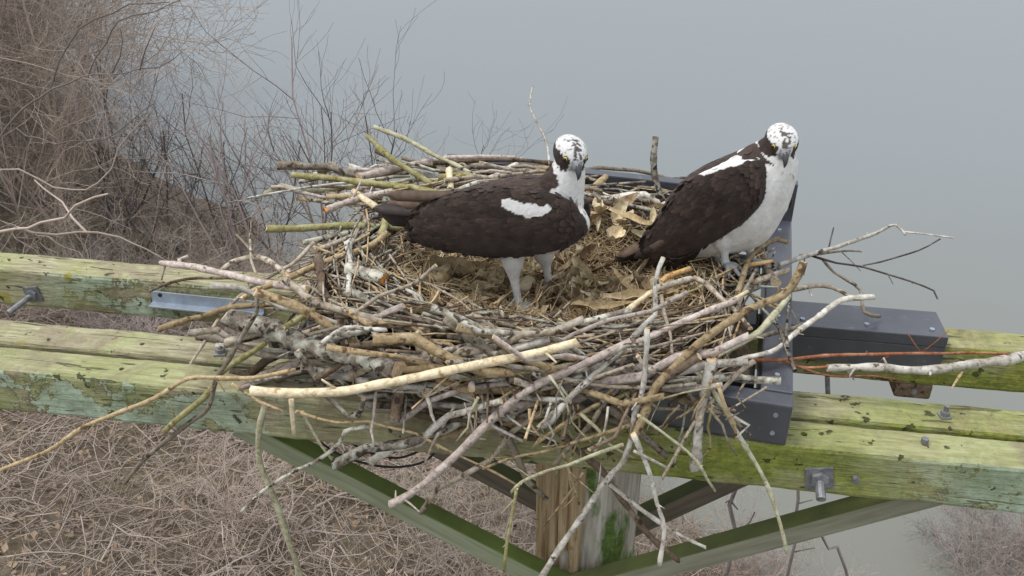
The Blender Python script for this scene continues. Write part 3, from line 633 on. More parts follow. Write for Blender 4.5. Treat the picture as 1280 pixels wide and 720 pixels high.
# sticks seen in the photograph: (bark, width px at start/end, mode, value at start/end, points)
Zm, Ym = 'z', 'Y'
TR = [
 ('pink', 8, 10, Zm, .10, .20, [(202,329),(233,332),(276,341),(322,351),(384,361)]),
 ('pink', 5, 4, Zm, .11, .11, [(226,331),(224,325),(234,321)]),
 ('tan', 8, 9, Zm, .17, .2, [(304,373),(318,363),(353,351),(402,329),(460,309),(483,292)]),
 ('tan', 7, 7, Zm, .06, .17, [(200,411),(247,396),(291,384),(373,377)]),
 ('lichen', 25, 20, Zm, .15, .165, [(291,400),(324,407),(358,421),(391,433),(460,453),(496,463)]),
 ('grey', 7, 8, Zm, .12, .21, [(276,340),(291,327),(318,321),(340,329),(358,343)]),
 ('grey', 4, 5, Zm, .04, .2, [(238,455),(276,396),(313,360),(364,331),(391,304)]),
 ('grey', 6, 6, Ym, -.06, .0, [(155,605),(184,571),(227,536),(260,509),(269,478),(287,447),(304,418),(320,389),(320,369)]),
 ('olive', 8, 7, Ym, -.05, .02, [(207,538),(253,498),(276,469),(289,458),(331,429)]),
 ('grey', 11, 9, Zm, .2, .19, [(358,351),(380,369),(402,380),(436,391),(471,399),(535,415)]),
 ('olive', 7, 7, Zm, .19, .2, [(356,409),(391,388)]),
 ('white', 5, 6, Zm, .2, .2, [(402,429),(431,409),(460,411),(482,412)]),
 ('white', 6, 4, Ym, .02, -.1, [(467,415),(484,447),(500,464),(509,482),(533,492),(540,518),(547,535)]),
 ('grey', 5, 5, Zm, .18, .2, [(380,420),(424,409)]),
 ('lichen', 9, 6, Ym, -.05, -.10, [(372,440),(378,447),(393,467),(407,491),(424,509),(436,522),(451,513),(453,500)]),
 ('pale', 13, 11, Ym, -.135, -.085, [(314,488),(364,491),(424,488),(470,480),(551,466),(662,442),(722,428)]),
 ('pale', 7, 6, Ym, -.11, -.11, [(364,500),(366,520),(368,542)]),
 ('palegreen', 9, 7, Ym, -.09, -.12, [(329,508),(322,538),(324,573),(333,600),(350,640),(366,690),(377,730)]),
 ('tan', 4, 4, Ym, -.09, -.1, [(291,480),(324,502),(353,513)]),
 ('tan', 5, 6, Ym, -.15, -.06, [(-12,592),(60,562),(110,532),(180,504),(202,491),(236,473),(280,473),(318,471),(369,462)]),
 ('tan', 4, 3, Ym, -.08, -.09, [(371,515),(420,528),(460,527),(484,533),(518,542),(547,558),(600,582),(650,608)]),
 ('palegreen', 4, 4, Ym, -.07, -.1, [(378,515),(402,558),(420,580)]),
 ('lichen', 6, 4, Ym, -.09, -.12, [(462,533),(431,540),(427,549),(415,562),(391,578),(371,587),(330,612),(300,640)]),
 ('lichen', 8, 8, Zm, .19, .2, [(540,442),(573,435),(640,419),(720,405),(760,395),(786,388)]),
 ('brown', 10, 10, Zm, .18, .19, [(440,433),(482,429),(538,425)]),
 ('brown', 4, 4, Zm, .18, .18, [(484,438),(527,441)]),
 ('olive', 4, 4, Ym, -.07, -.06, [(575,475),(640,468),(693,463)]),
 ('lichen', 20, 10, Ym, -.045, -.05, [(530,487),(564,488),(613,502),(645,512)]),
 ('brown', 12, 10, Ym, -.04, -.04, [(580,482),(640,485),(697,489)]),
 ('pink', 9, 9, Ym, -.05, -.16, [(785,428),(720,458),(653,491),(578,562),(524,609),(488,631)]),
 ('pink', 9, 8, Zm, .205, .215, [(795,428),(856,401),(900,383),(917,375)]),
 ('pale', 7, 4, Zm, .215, .215, [(915,376),(934,364)]),
 ('lichen', 12, 12, Ym, -.07, -.04, [(689,507),(713,478),(747,464),(796,449)]),
 ('white', 6, 9, Ym, .06, -.13, [(829,323),(818,352),(819,394),(809,403),(778,437),(744,466),(716,493),(693,522),(680,535)]),
 ('white', 7, 8, Ym, -.07, -.19, [(809,412),(809,440),(804,484),(793,518),(789,547),(778,578),(757,602),(702,684),(672,726)]),
 ('tan', 10, 11, Ym, .05, -.13, [(1003,330),(994,350),(978,370),(931,388),(889,417),(864,440),(822,482),(804,522),(791,547)]),
 ('white', 7, 5, Ym, -.15, -.16, [(793,545),(811,591),(822,630),(829,660),(824,706)]),
 ('white', 4, 4, Ym, -.16, -.16, [(793,564),(833,584)]),
 ('palegreen', 4, 4, Ym, -.14, -.13, [(798,520),(858,564),(876,584),(884,599),(893,613)]),
 ('white', 14, 12, Ym, -.06, -.11, [(889,452),(880,489),(873,529),(871,573),(869,586)]),
 ('palegreen', 7, 5, Ym, -.05, -.15, [(858,453),(887,482),(924,544),(956,600),(970,640),(983,690)]),
 ('grey', 3, 3, Ym, -.08, -.06, [(891,524),(958,484)]),
 ('grey', 4, 6, Ym, -.14, -.03, [(827,598),(849,560),(867,529),(893,498),(924,467),(942,453)]),
 ('white', 5, 8, Zm, .15, .13, [(866,457),(902,456),(931,447),(962,439),(980,430),(1013,402),(1053,376),(1091,371)]),
 ('red', 5, 3, Zm, .12, .08, [(930,450),(984,449),(1042,444),(1162,441),(1262,441)]),
 ('red', 3, 2, Zm, .11, .07, [(984,452),(1040,470),(1090,470),(1130,476)]),
 ('red', 4, 3, Zm, .1, .09, [(975,455),(1010,460),(1045,457)]),
 ('white', 9, 14, Zm, .09, .11, [(1036,460),(1096,459),(1140,464),(1189,460),(1242,451),(1280,444),(1340,432)]),
 ('tan', 4, 3, Zm, .09, .085, [(1202,466),(1191,484)]),
 ('tan', 5, 4, Ym, -.12, -.14, [(787,531),(753,542),(724,551),(680,563),(644,571),(604,586)]),
 ('palegreen', 5, 4, Ym, -.14, -.16, [(778,556),(736,571),(709,582),(687,587),(653,602),(640,615)]),
 ('grey', 7, 6, Ym, -.06, -.11, [(787,469),(753,507),(742,524),(720,549),(693,580)]),
 ('tan', 5, 5, Ym, -.1, -.07, [(672,553),(713,524),(747,504),(769,482)]),
 ('olive', 5, 6, Ym, -.09, -.06, [(690,541),(742,509),(796,487)]),
 ('white', 3, 3, Ym, -.1, -.11, [(760,510),(756,538),(744,564)]),
 ('brown', 10, 7, Ym, -.05, -.06, [(690,530),(731,571),(756,593),(800,657),(847,700)]),
 ('white', 6, 5, Ym, -.06, -.10, [(762,605),(812,645),(850,668),(882,684)]),
 ('olive', 4, 4, Ym, -.15, -.16, [(646,612),(643,635),(638,660),(633,680),(630,713)]),
 ('tan', 4, 4, Ym, -.13, -.14, [(704,567),(711,589),(724,629)]),
 ('tan', 4, 3, Ym, -.13, -.15, [(729,591),(713,616),(680,658)]),
 ('grey', 4, 3, Ym, -.07, -.1, [(567,511),(542,553),(527,590)]),
 ('brown', 13, 15, Ym, -.05, -.08, [(502,478),(496,504),(493,525)]),
 ('white', 4, 4, Ym, -.08, -.09, [(591,520),(653,551)]),
 ('grey', 9, 5, Zm, .22, .2, [(820,361),(842,354),(869,348),(882,354),(900,372),(922,390),(938,410)]),
 ('grey', 5, 4, Zm, .21, .2, [(827,370),(833,399),(838,421),(841,448)]),
 ('pale', 7, 7, Zm, .2, .21, [(784,388),(813,366)]),
 ('orange', 6, 6, Zm, .2, .2, [(826,352),(833,346),(862,336)]),
 ('olive', 3, 2, Zm, .2, .2, [(833,374),(878,359)]),
 ('tan', 8, 5, Zm, .2, .2, [(922,365),(931,338),(940,319),(971,299),(984,302)]),
 ('orange', 6, 7, Zm, .185, .185, [(936,331),(965,327)]),
 ('grey', 8, 8, Zm, .18, .17, [(944,352),(985,338)]),
 ('palegreen', 7, 7, Zm, .19, .17, [(984,372),(956,410),(942,421),(900,443)]),
 ('white', 7, 3, Zm, .17, .20, [(975,331),(1018,317),(1053,306),(1096,290),(1119,281),(1131,293)]),
 ('white', 2.5, 2, Zm, .20, .20, [(1129,290),(1160,293),(1191,297)]),
 ('grey', 5, 2, Zm, .17, .16, [(1000,320),(1051,314),(1077,315)]),
 ('dark', 3, 2, Zm, .16, .13, [(1012,319),(1046,330),(1079,333),(1124,347),(1167,363),(1172,374)]),
 ('dark', 2, 2, Zm, .15, .15, [(1079,332),(1112,324),(1150,313),(1175,299)]),
 ('dark', 2, 2, Zm, .17, .2, [(1035,314),(1038,300),(1042,285)]),
 ('grey', 3, 5, Zm, .15, .05, [(1028,324),(1042,341),(1060,351),(1075,362),(1079,390),(1098,395)]),
 ('grey', 9, 4, Zm, .14, .12, [(975,364),(1030,357),(1066,372)]),
 ('grey', 6, 5, Zm, .14, .13, [(945,422),(990,411),(1003,405)]),
 ('olive', 8, 8, Zm, .2, .21, [(367,218),(417,223),(461,229),(511,234),(575,246)]),
 ('olive', 9, 9, Zm, .19, .19, [(335,286),(400,284),(459,282),(513,284),(560,287)]),
 ('pink', 10, 5, Zm, .19, .2, [(450,222),(492,211),(537,202),(572,197),(645,196)]),
 ('brown', 5, 5, Zm, .2, .2, [(540,204),(596,201),(657,200),(692,205)]),
 ('olive', 7, 7, Zm, .26, .2, [(459,171),(487,195),(511,211),(541,231)]),
 ('palegreen', 6, 5, Zm, .26, .2, [(469,159),(502,171),(539,192),(572,207),(596,222)]),
 ('white', 2.5, 3, Zm, .19, .2, [(307,248),(360,238),(415,230),(490,221)]),
 ('pale', 8, 8, Zm, .21, .2, [(443,240),(470,259)]),
 ('pink', 9, 9, Zm, .2, .2, [(408,262),(440,250),(488,240)]),
 ('white', 7, 6, Zm, .2, .2, [(575,237),(596,228),(627,216),(645,206)]),
 ('pale', 9, 9, Zm, .22, .2, [(561,213),(563,236)]),
 ('olive', 10, 10, Zm, .2, .2, [(484,272),(476,294)]),
 ('grey', 7, 7, Zm, .18, .19, [(395,313),(464,287)]),
 ('lichen', 8, 8, Zm, .17, .18, [(381,303),(432,292),(470,278)]),
 ('white', 3, 2.5, Zm, .2, .31, [(687,205),(685,190),(679,167),(670,150),(662,130),(665,108)]),
 ('lichen', 8, 9, Ym, .70, .66, [(820,172),(818,200),(820,226),(828,250)]),
 ('tan', 8, 7, Zm, .18, .21, [(732,244),(757,221)]),
 ('brown', 4, 4, Zm, .04, .1, [(187,364),(207,356),(247,347),(290,348)]),
 ('grey', 3, 3, Zm, .22, .2, [(313,292),(314,327),(322,346)]),
 ('grey', 3, 3, Zm, .22, .2, [(296,294),(313,312),(318,318)]),
 ('lichen', 20, 17, Zm, .2, .2, [(437,338),(455,342),(476,348)]),
 ('lichen', 9, 8, Ym, -.06, -.05, [(600,512),(650,520),(710,512)]),
 ('brown', 12, 9, Zm, .15, .15, [(760,470),(830,478),(900,470)]),
 ('grey', 10, 8, Ym, -.03, -.02, [(490,505),(560,520),(660,530)]),
 ('lichen', 9, 8, Zm, .19, .19, [(560,455),(640,446),(720,440)]),
]
ROTENDS = {('lichen', 437), ('brown', 502), ('pink', 408)}
for (mk, w0, w1, mode, v0, v1, pp) in TR:
    # the stick runs along a straight course in depth (or height), measured along its drawn length
    L = [0]
    for a, b in zip(pp, pp[1:]): L.append(L[-1]+math.hypot(b[0]-a[0], b[1]-a[1]))
    P = []
    for (x, y), l_ in zip(pp, L):
        u = l_/L[-1]; v = v0+(v1-v0)*u
        P.append(atZ(x, y, v) if mode == Zm else atY(x, y, v))
    r0 = w0*.5*((P[0]-CAM).dot(_f))/FPX; r1 = w1*.5*((P[-1]-CAM).dot(_f))/FPX
    o = stick(P, r0, r1, MT[mk], nest, knobby=.07 if mk == 'pale' else .17, endmat=ROT if (mk, pp[0][0]) in ROTENDS else None, step=.02 if max(w0, w1) > 4 else .03, sides=9 if w0 > 12 else 7)
    if mk == 'pale' and L[-1] > 300: tag(o, 'long peeled cream stick across the front of the nest')
    if mk == 'red' and L[-1] > 300: tag(o, 'long reddish twig reaching out to the right of the nest')
# the rest of the big sticks: template sticks laid round the rim
TMPL = []
for i in range(14):
    n = 9; pts = [V((-.5+j/(n-1), .075*noise.noise(V((j*.55, i*3.1, 0))), .065*noise.noise(V((j*.55, i*3.1, 5))))) for j in range(n)]
    rings = []
    for j, p in enumerate(pts):
        r = (.5+.35*(1-j/n))*(1+.42*noise.noise(V((j*1.7, i, 2)))); rings.append((p, r))
    TMPL.append(rings)
def fill_stick(p0, p1, r, mk, i):
    key = f't{i}_{mk}_{round(r*1000)}_{round((p1-p0).length*12)}'
    me_ = bpy.data.meshes.get(key); L = (p1-p0).length
    if me_ is None:
        rg = [[V((p.x*L, p.y*L+math.cos(q*math.pi/3)*r*rr*(1+.25*noise.noise(V((q*2., p.x*9, i)))), p.z*L+math.sin(q*math.pi/3)*r*rr*(1+.25*noise.noise(V((q*2., p.x*9, i+40)))))) for q in range(6)] for p, rr in TMPL[i]]
        v_, f_ = loft(rg); me_ = mesh_pd(key, v_, f_); me_.materials.append(MT[mk]); me_.materials.append(CUT); smooth(me_)
        for q in (-1, -2): me_.polygons[q].material_index = 1; me_.polygons[q].use_smooth = False
    o = bpy.data.objects.new('stick', me_); link(o, nest)
    o.matrix_local = Matrix.Translation((p0+p1)/2-NL) @ frame_to(p1-p0) @ Matrix.Rotation(SR.uniform(0, 6.28), 4, 'X')
FRONTK = ['grey']*4+['lichen']*4+['white']*3+['pink']*2+['tan']*2+['brown']*2
KINDS = ['grey']*6+['pink']*2+['lichen']*5+['tan']*3+['brown']*4+['olive']*1+['white']*2+['palegreen']
def rim_seg(rng_, rlo, rhi, lmin, lmax, dev, lift):
    while True:
        a = rng_.uniform(0, 2*math.pi)
        if rng_.random() < .4: a = rng_.uniform(math.pi*1.0, math.pi*2.0)        # favour the front wall
        r = rng_.uniform(rlo, rhi)*sq(a); c = V((NC.x+NRX*r*math.cos(a), NC.y+NRY*r*math.sin(a), 0))
        t = V((-NRX*math.sin(a), NRY*math.cos(a), 0)).normalized(); an = rng_.gauss(0, dev); t.rotate(Matrix.Rotation(an, 3, 'Z'))
        L = rng_.uniform(lmin, lmax); p0 = c-t*L/2; p1 = c+t*L/2; hc = nest_h(c.x, c.y)
        li = rng_.uniform(*lift)
        for p in (p0, p1):
            p.z = max(.6*hc+.4*nest_h(p.x, p.y), -.0)+li+rng_.gauss(0, .012)
        # the right-hand and front boards of the platform stay clear
        bad = False
        for p in (p0, p1, c):
            edge = .33+.11*p.y
            if p.x > edge+.03 or (p.x > edge-.05 and p.y < .35) or (p.x > .02 and p.y < -.01 and p.z < .10) or (p.x > -.25 and p.y < -.02 and p.z < .03): bad = True
            if p.x > 0 and p.z < .1: p.z = .1+rng_.uniform(0, .02)
        if not bad or rng_.random() < .03: return p0, p1
NFILL = 276-len(TR)
for i in range(NFILL):
    if i < 58:                      # front wall, stacked along the edge of the platform
        x = SR.uniform(-.66, .30); zlo = .0 if x < -.08 else .125; z = SR.uniform(zlo, .19); y = -.015-.07*(1-(z-.0)/.2)*SR.random()-SR.uniform(0, .035); a = SR.gauss(.05, .36); L = SR.uniform(.26, .66)
        if x < -.36: y += .10
        d = V((math.cos(a), SR.gauss(0, .14), math.sin(a))).normalized()*L/2; p0 = V((x, y, z))-d; p1 = V((x, y, z))+d
        sh = max(0, max(p0.x, p1.x)-SR.uniform(.12, .36)); p0.x -= sh; p1.x -= sh
    elif i < 126:                   # back rim and back-left corner
        x, y = (SR.uniform(400, 700), SR.uniform(206, 270)) if i < 106 else (SR.uniform(590, 850), SR.uniform(214, 262)); c = atZ(x, y, SR.uniform(.14, .215)); a = SR.gauss(-.1, .35); d = V((math.cos(a), math.sin(a), SR.gauss(0, .05)))*SR.uniform(.1, .24); p0 = c-d; p1 = c+d
    else: p0, p1 = rim_seg(SR, .6, .99, .22, .55, .38, (-.015, .02))
    fill_stick(p0, p1, SR.choice((.005, .006, .007, .008, .010, .012, .014)), SR.choice(KINDS if i > 57 else FRONTK), i % 14)
# loose twigs spilling down over the front
HANG = random.Random(77)
for i in range(24):
    x = HANG.gauss(730, 120); y = HANG.uniform(470, 520); x = min(930, max(470, x)); a = HANG.gauss(1.5, .65); L = HANG.uniform(45, 130); Y = -.05-HANG.random()*.07
    if x > 800: L *= .7
    pts = [atY(x, y, Y), atY(x+math.cos(a)*L*.35+HANG.gauss(0, 6), y+math.sin(a)*L*.35, Y-.012), atY(x+math.cos(a)*L*.7+HANG.gauss(0, 8), y+math.sin(a)*L*.7, Y-.02), atY(x+math.cos(a)*L+HANG.gauss(0, 8), y+math.sin(a)*L, Y-.02)]
    r = HANG.uniform(.0016, .0042); stick(pts, r, r*.6, MT[HANG.choice(('tan', 'grey', 'palegreen', 'white', 'tan', 'olive'))], nest, step=.03, sides=5)
# finer twigs of the wall, too many to pick apart
def fine(n, mk, nm, rlo, rhi, lmin, lmax, dev, lift, ra, rb, seed):
    R_ = random.Random(seed); P = []; Rr = []
    for i in range(n):
        p0, p1 = rim_seg(R_, rlo, rhi, lmin, lmax, dev, lift); b = V((R_.gauss(0, 1), R_.gauss(0, 1), R_.gauss(0, .6)))*(p1-p0).length*.04
        P.append([p0-NL, p0.lerp(p1, .35)+b-NL, p0.lerp(p1, .7)+b*.6-NL, p1-NL]); r = R_.uniform(ra, rb); Rr.append([r, r*.9, r*.75, r*.55])
    tag(obj(nm, mesh_np(nm, *tubes([[tuple(q) for q in s] for s in P], Rr, 5)), MT[mk], nest), kind='stuff')
fine(190, 'grey', 'fine_twigs', .58, .93, .12, .40, .6, (-.02, .02), .002, .0042, 1)
fine(190, 'tan', 'tan_twigs', .52, .88, .10, .34, .7, (-.02, .018), .0018, .0036, 2)
fine(160, 'lichen', 'lichen_twigs', .60, .95, .12, .36, .6, (-.02, .02), .0025, .005, 3)
fine(130, 'brown', 'brown_twigs', .55, .92, .12, .40, .6, (-.02, .02), .002, .0042, 4)
# grass lining
GR = [bark('dry_straw', (.60, .46, .27), (.72, .60, .40), (.32, .21, .11), .45, .3), bark('brown_straw', (.42, .28, .155), (.54, .40, .25), (.2, .12, .07), .45, .3)]
for gi_, (nm, n) in enumerate((('dry_grass', 2300), ('brown_grass', 1900))):
    def bowl_pt():
        a = rng.uniform(0, 6.283); r = math.sqrt(rng.random())*.64; x = NC.x+NRX*r*math.cos(a); y = NC.y+NRY*r*math.sin(a)
        return (x-NL.x, y-NL.y, nest_h(x, y)-NL.z-.012+abs(rng.normal(0, .012)))
    P, R = strands(n, bowl_pt, .04, .17, .0009, .0022, 5, .35, .18)
    tag(obj(nm, mesh_np(nm, *tubes(P, R, 4)), GR[gi_], nest), kind='stuff')
# curled dry leaves and husks
def leaf_mesh(seed, L, W, curl, fold):
    rg = []; nu, nv = 10, 5; vs_ = []; R_ = random.Random(seed)
    for i in range(nu):
        u = i/(nu-1); wv = W*math.sin(math.pi*min(1, .08+u*.9))**.7; a = curl*(u-.5)
        for j in range(nv):
            s = (j/(nv-1)-.5)*2
            vs_.append(V((math.sin(a)*L/curl, s*wv/2, (1-math.cos(a))*L/curl+abs(s)**1.5*wv*fold+.007*noise.noise(V((u*7, s*2.5, seed*3))))))
    fs_ = [(i*nv+j, (i+1)*nv+j, (i+1)*nv+j+1, i*nv+j+1) for i in range(nu-1) for j in range(nv-1)]
    me_ = mesh_pd('dry_leaf', vs_, fs_); smooth(me_); return me_
LEAFM = [bark('tan_husk', (.46, .35, .20), (.58, .46, .29), (.24, .15, .08), .45, .3), bark('pale_husk', (.60, .49, .31), (.70, .60, .42), (.34, .23, .12), .45, .27), bark('brown_leaf', (.25, .17, .10), (.38, .28, .18), (.12, .07, .04), .45, .33)]
LV = [leaf_mesh(i, .055+.016*(i % 4), .014+.009*(i % 3), .8+.7*(i % 3), .35+.25*(i % 2)) for i in range(8)]
def put_leaf(p, i, mi, rot, s=1):
    o = bpy.data.objects.new('dry_leaf', LV[i % 8]); link(o, nest)
    if not LV[i % 8].materials: LV[i % 8].materials.append(LEAFM[0])
    o.material_slots[0].link = 'OBJECT'; o.material_slots[0].material = LEAFM[mi]
    o.location = p-NL; o.rotation_euler = rot; o.scale = (s, s, s)
for i in range(210):
    if i < 140: x, y = SR.uniform(530, 740), SR.uniform(315, 400)
    else: x, y = SR.uniform(725, 840), SR.uniform(245, 385)
    if 745 < x < 850 and 295 < y < 352: x -= 90; y += 40
    p = atZ(x, y, .115)
    for q in range(5): p = atZ(x, y, nest_h(p.x, p.y)+.006)
    put_leaf(p+V((0, 0, .004)), i, SR.choice((0, 1, 1, 2)), (SR.gauss(0, .6), SR.gauss(0, .5), SR.uniform(0, 6.28)), SR.uniform(.7, 1.5))
for (x, y, z, rz, s) in [(565, 345, .13, .1, 1.9), (600, 335, .14, .3, 1.7), (790, 372, .16, .5, 1.8), (755, 385, .16, .4, 1.6), (790, 275, .2, -.4, 1.5), (765, 300, .19, 1.2, 1.3), (815, 300, .2, .2, 1.2)]:
    put_leaf(atZ(x, y, z), int(x) % 8, 0 if s > 1.4 else 1, (.35, .1, rz), s)

# ---------------------------------------------------------------- ospreys
def vcol_mat(name, rough=.75, bscale=120):
    t = NT(name); a = t.n('ShaderNodeVertexColor'); a.layer_name = 'plumage'; n = t.noise(t.coord(), bscale, 4, .7); n2 = t.noise(t.coord(), 30, 4, .6)
    h = t.n('ShaderNodeHueSaturation'); t.l(a.outputs[0], h.inputs['Color']); t.l(t.ramp(t.math('ADD', n, n2), .7, 1.3, .86, 1.1), h.inputs['Value'])
    t.bump(t.math('ADD', n, n2), .5, .002); m = t.out(h.outputs[0], rough, .2)
    t.b.inputs['Sheen Weight'].default_value = .08
    return m
PLUM = vcol_mat('osprey_plumage')
BROWN = V((.034, .023, .019)); BROWN2 = V((.062, .042, .034)); WHITE = V((.82, .80, .77)); CREAMG = V((.60, .57, .52)); GREYB = V((.30, .31, .31)); LEG = V((.55, .57, .56))
DARKF = simple('dark_flight_feather', (.038, .027, .023), .6, .3, .3, 60, .3, .25)
WINGF = simple('chocolate_flight_feather', (.092, .066, .053), .65, .25, .25, 60, .3, .2)
BROWNF = simple('brown_flight_feather', (.13, .088, .062), .7, .25, .25, 60, .3, .25)
BEAKM = simple('slate_black_beak', (.06, .06, .066), .3, .5, .2, 60, .1, 0)
CERE = simple('grey_cere', (.22, .22, .23), .5, .4, .2, 60, .1, 0)
IRIS = simple('yellow_iris', (.75, .52, .03), .2, .5, .1, 60, 0, 0)
PUPIL = simple('black_pupil', (.005, .005, .005), .1, .6, 0, 10, 0, 0)
def ering(c, U, D, k=20): return [c+U*math.cos(q*2*math.pi/k)+D*math.sin(q*2*math.pi/k) for q in range(k)]
def ring_loft(rs, k=20, sub=5):
    """rs: (centre, U, D) -> smooth closed loft, ends pulled in to round caps"""
    C = catmull_n([r[0] for r in rs], sub); U = catmull_n([r[1] for r in rs], sub); D = catmull_n([r[2] for r in rs], sub)
    rings = [ering(c, u, d, k) for c, u, d in zip(C, U, D)]
    def capr(i, j): 
        d = (C[i]-C[j]).normalized(); s = min(U[i].length, D[i].length); out = []
        for a in (.5, .85, 1.0): out.append(ering(C[i]+d*s*math.sin(a*1.5), U[i]*max(.05, math.cos(a*1.5)), D[i]*max(.05, math.cos(a*1.5)), k))
        return out
    return loft(list(reversed(capr(0, 1)))+rings+capr(-1, -2)), (C, U, D)
def catmull_n(pts, k):
    out = []; n = len(pts)
    for i in range(n-1):
        p0 = pts[max(i-1, 0)]; p1 = pts[i]; p2 = pts[i+1]; p3 = pts[min(i+2, n-1)]
        for j in range(k):
            t = j/k; out.append(.5*((2*p1)+(p2-p0)*t+(2*p0-5*p1+4*p2-p3)*t*t+(3*p1-p0-3*p2+p3)*t**3))
    out.append(pts[-1].copy()); return out
def pxring(a, b, Y, hw, lean=V((0, 1, 0))):
    A = atY(a[0], a[1], Y); B = atY(b[0], b[1], Y)
    return ((A+B)/2, (A-B)/2, lean*hw)
def feather_mesh(L, W, cam_=.06, tip=.9):
    vs_ = []; n = 8
    for i in range(n):
        u = i/(n-1); wv = W*(.45+.55*min(1, u*3))*(1 if u < tip else math.sqrt(max(0.02, 1-((u-tip)/(1-tip))**2)))
        for s in (-1, 0, 1): vs_.append(V((u*L, s*wv/2, -cam_*L*u*u-(abs(s))*W*.10)))
        for s in (1, 0, -1): vs_.append(V((u*L, s*wv/2, -cam_*L*u*u-(abs(s))*W*.10-.0014)))
    rings = [vs_[i*6:(i+1)*6] for i in range(n)]
    return loft(rings)
def osprey(label, base, body, neck, wing, farwing, legs, head_c, head_F, head_up, patch, tail, prim, seed, toes, back_thr=.25):
    T = thing('osprey', base, label, 'osprey', None)
    srcs = []; cdata = []
    def add(kind, vf, cud=None): srcs.append((kind, vf)); cdata.append(cud)
    vf, cud = ring_loft(body); add('body', vf, cud)
    vf, cud = ring_loft(neck, 18, 4); add('neck', vf, cud)
    for wg, nm in ((wing, 'wing'), (farwing, 'farwing')):
        vf, cud = ring_loft(wg, 18, 5); add(nm, vf, cud)
    for lg in legs:
        rs = []
        for i, (p, r) in enumerate(lg):
            d = (lg[min(i+1, len(lg)-1)][0]-lg[max(i-1, 0)][0]).normalized(); u = V((1, 0, 0)); u = (u-d*u.dot(d)).normalized(); rs.append((p, u*r, d.cross(u)*r))
        vf, cud = ring_loft(rs, 12, 4); add('leg', vf, cud)
    # toes run out of the foot
    for (p, q, r) in toes:
        mid = (p+q)/2+V((0, 0, r*1.1)); rs = []
        for pp_, rr in ((p, r), (mid, r*.95), (q, r*.7)):
            d = (q-p).normalized(); u = V((0, 0, 1)); u = (u-d*u.dot(d)).normalized(); rs.append((pp_, u*rr, d.cross(u)*rr))
        vf, cud = ring_loft(rs, 8, 3); add('toe', vf, cud)
    F = head_F.normalized(); Rt = F.cross(head_up).normalized(); Up = Rt.cross(F)
    vs_ = []; fs_ = []; ns, nr_ = 24, 16; rx, ry, rz = .0365, .045, .0385
    rings = []
    for i in range(1, nr_):
        th = math.pi*i/nr_; rings.append([head_c+Rt*(rx*math.sin(th)*math.cos(a))+Up*(rz*math.sin(th)*math.sin(a)*(1 if math.sin(a) < 0 else .84))+F*(ry*math.cos(th)) for a in [q*2*math.pi/ns for q in range(ns)]])
    add('head', loft(rings))
    allv, allf = [], []
    bvhs = []
    for kind, (v_, f_) in srcs:
        off = len(allv); allv += v_; allf += [tuple(i+off for i in f) for f in f_]
        bvhs.append(BVHTree.FromPolygons([tuple(p) for p in v_], f_))
    tmp = mesh_pd('tmp', [p-base for p in allv], allf); bm = bmesh.new(); bm.from_mesh(tmp); bmesh.ops.recalc_face_normals(bm, faces=bm.faces); bm.to_mesh(tmp); bm.free()
    o = bpy.data.objects.new('tmp', tmp); COL.objects.link(o)
    md = o.modifiers.new('r', 'REMESH'); md.mode = 'VOXEL'; md.voxel_size = .0032; md.use_smooth_shade = True
    ms = o.modifiers.new('s', 'SMOOTH'); ms.factor = .5; ms.iterations = 6
    bpy.context.view_layer.update(); dg = bpy.context.evaluated_depsgraph_get()
    me_ = bpy.data.meshes.new_from_object(o.evaluated_get(dg)); me_.name = 'osprey_body'; bpy.data.objects.remove(o)
    me_.materials.clear()
    ca = me_.color_attributes.new('plumage', 'FLOAT_COLOR', 'POINT')
    wC, wU, wD = cdata[[k for k, _ in srcs].index('wing')]
    def axial(cud, p):
        C_, U_, D_ = cud; i = min(range(len(C_)), key=lambda q: (C_[q]-p).length_squared); u = U_[i]
        return i/(len(C_)-1), (p-C_[i]).dot(u)/u.length_squared, i
    poly = [(q.x, q.z) for q in (atY(a, b, wing[2][0].y) for a, b in patch)]
    def in_patch(p):
        # patch outline on the outer face of the near wing, followed along the line of sight onto the curved surface
        d = p-CAM; d = CAM+d*((wing[2][0].y-CAM.y)/d.y); ins = False
        for i in range(len(poly)):
            (x1, z1), (x2, z2) = poly[i], poly[i-1]
            if (z1 > d.z) != (z2 > d.z) and d.x < (x2-x1)*(d.z-z1)/(z2-z1)+x1: ins = not ins
        return ins and p.y < wing[2][0].y+.065
    def lerp(a, b, t): t = max(0, min(1, t)); return a+(b-a)*t
    foot_z = base.z
    for vi, v in enumerate(me_.vertices):
        p = v.co+base; best = None
        for si, b_ in enumerate(bvhs):
            r = b_.find_nearest(p, .05)
            if r[0] is not None and (best is None or r[3] < best[0]): best = (r[3], si)
        si = best[1] if best else 0; kind = srcs[si][0]
        nz = noise.noise(p*90); nz2 = noise.noise(p*40+V((seed, 0, 0)))
        hq = p-head_c; hx, hy, hz = hq.dot(Rt)/rx, hq.dot(F)/ry, hq.dot(Up)/rz
        if kind != 'wing' and hx*hx+hy*hy+hz*hz < 1.9 and hz > -.72: kind = 'head'
        if kind in ('wing', 'farwing'):
            c = lerp(BROWN, BROWN2, .35+.9*nz2)
            if kind == 'wing':
                if in_patch(p+V((nz, 0, noise.noise(p*90+V((5, 5, 5)))))*.003): c = WHITE.copy()
        elif kind in ('body', 'neck'):
            s, t, i = axial(cdata[si], p)
            if kind == 'body' and in_patch(p): ca.data[vi].color = (*WHITE, 1); continue
            thr = back_thr+max(0, s-.82)*8 if kind == 'body' else .32+max(0, s-.72)*2.2
            c = lerp(WHITE, BROWN2, (t-thr+nz*.25)/.12)
            if kind == 'body':
                if t < thr: c = lerp(c, CREAMG, .25+.5*nz2)
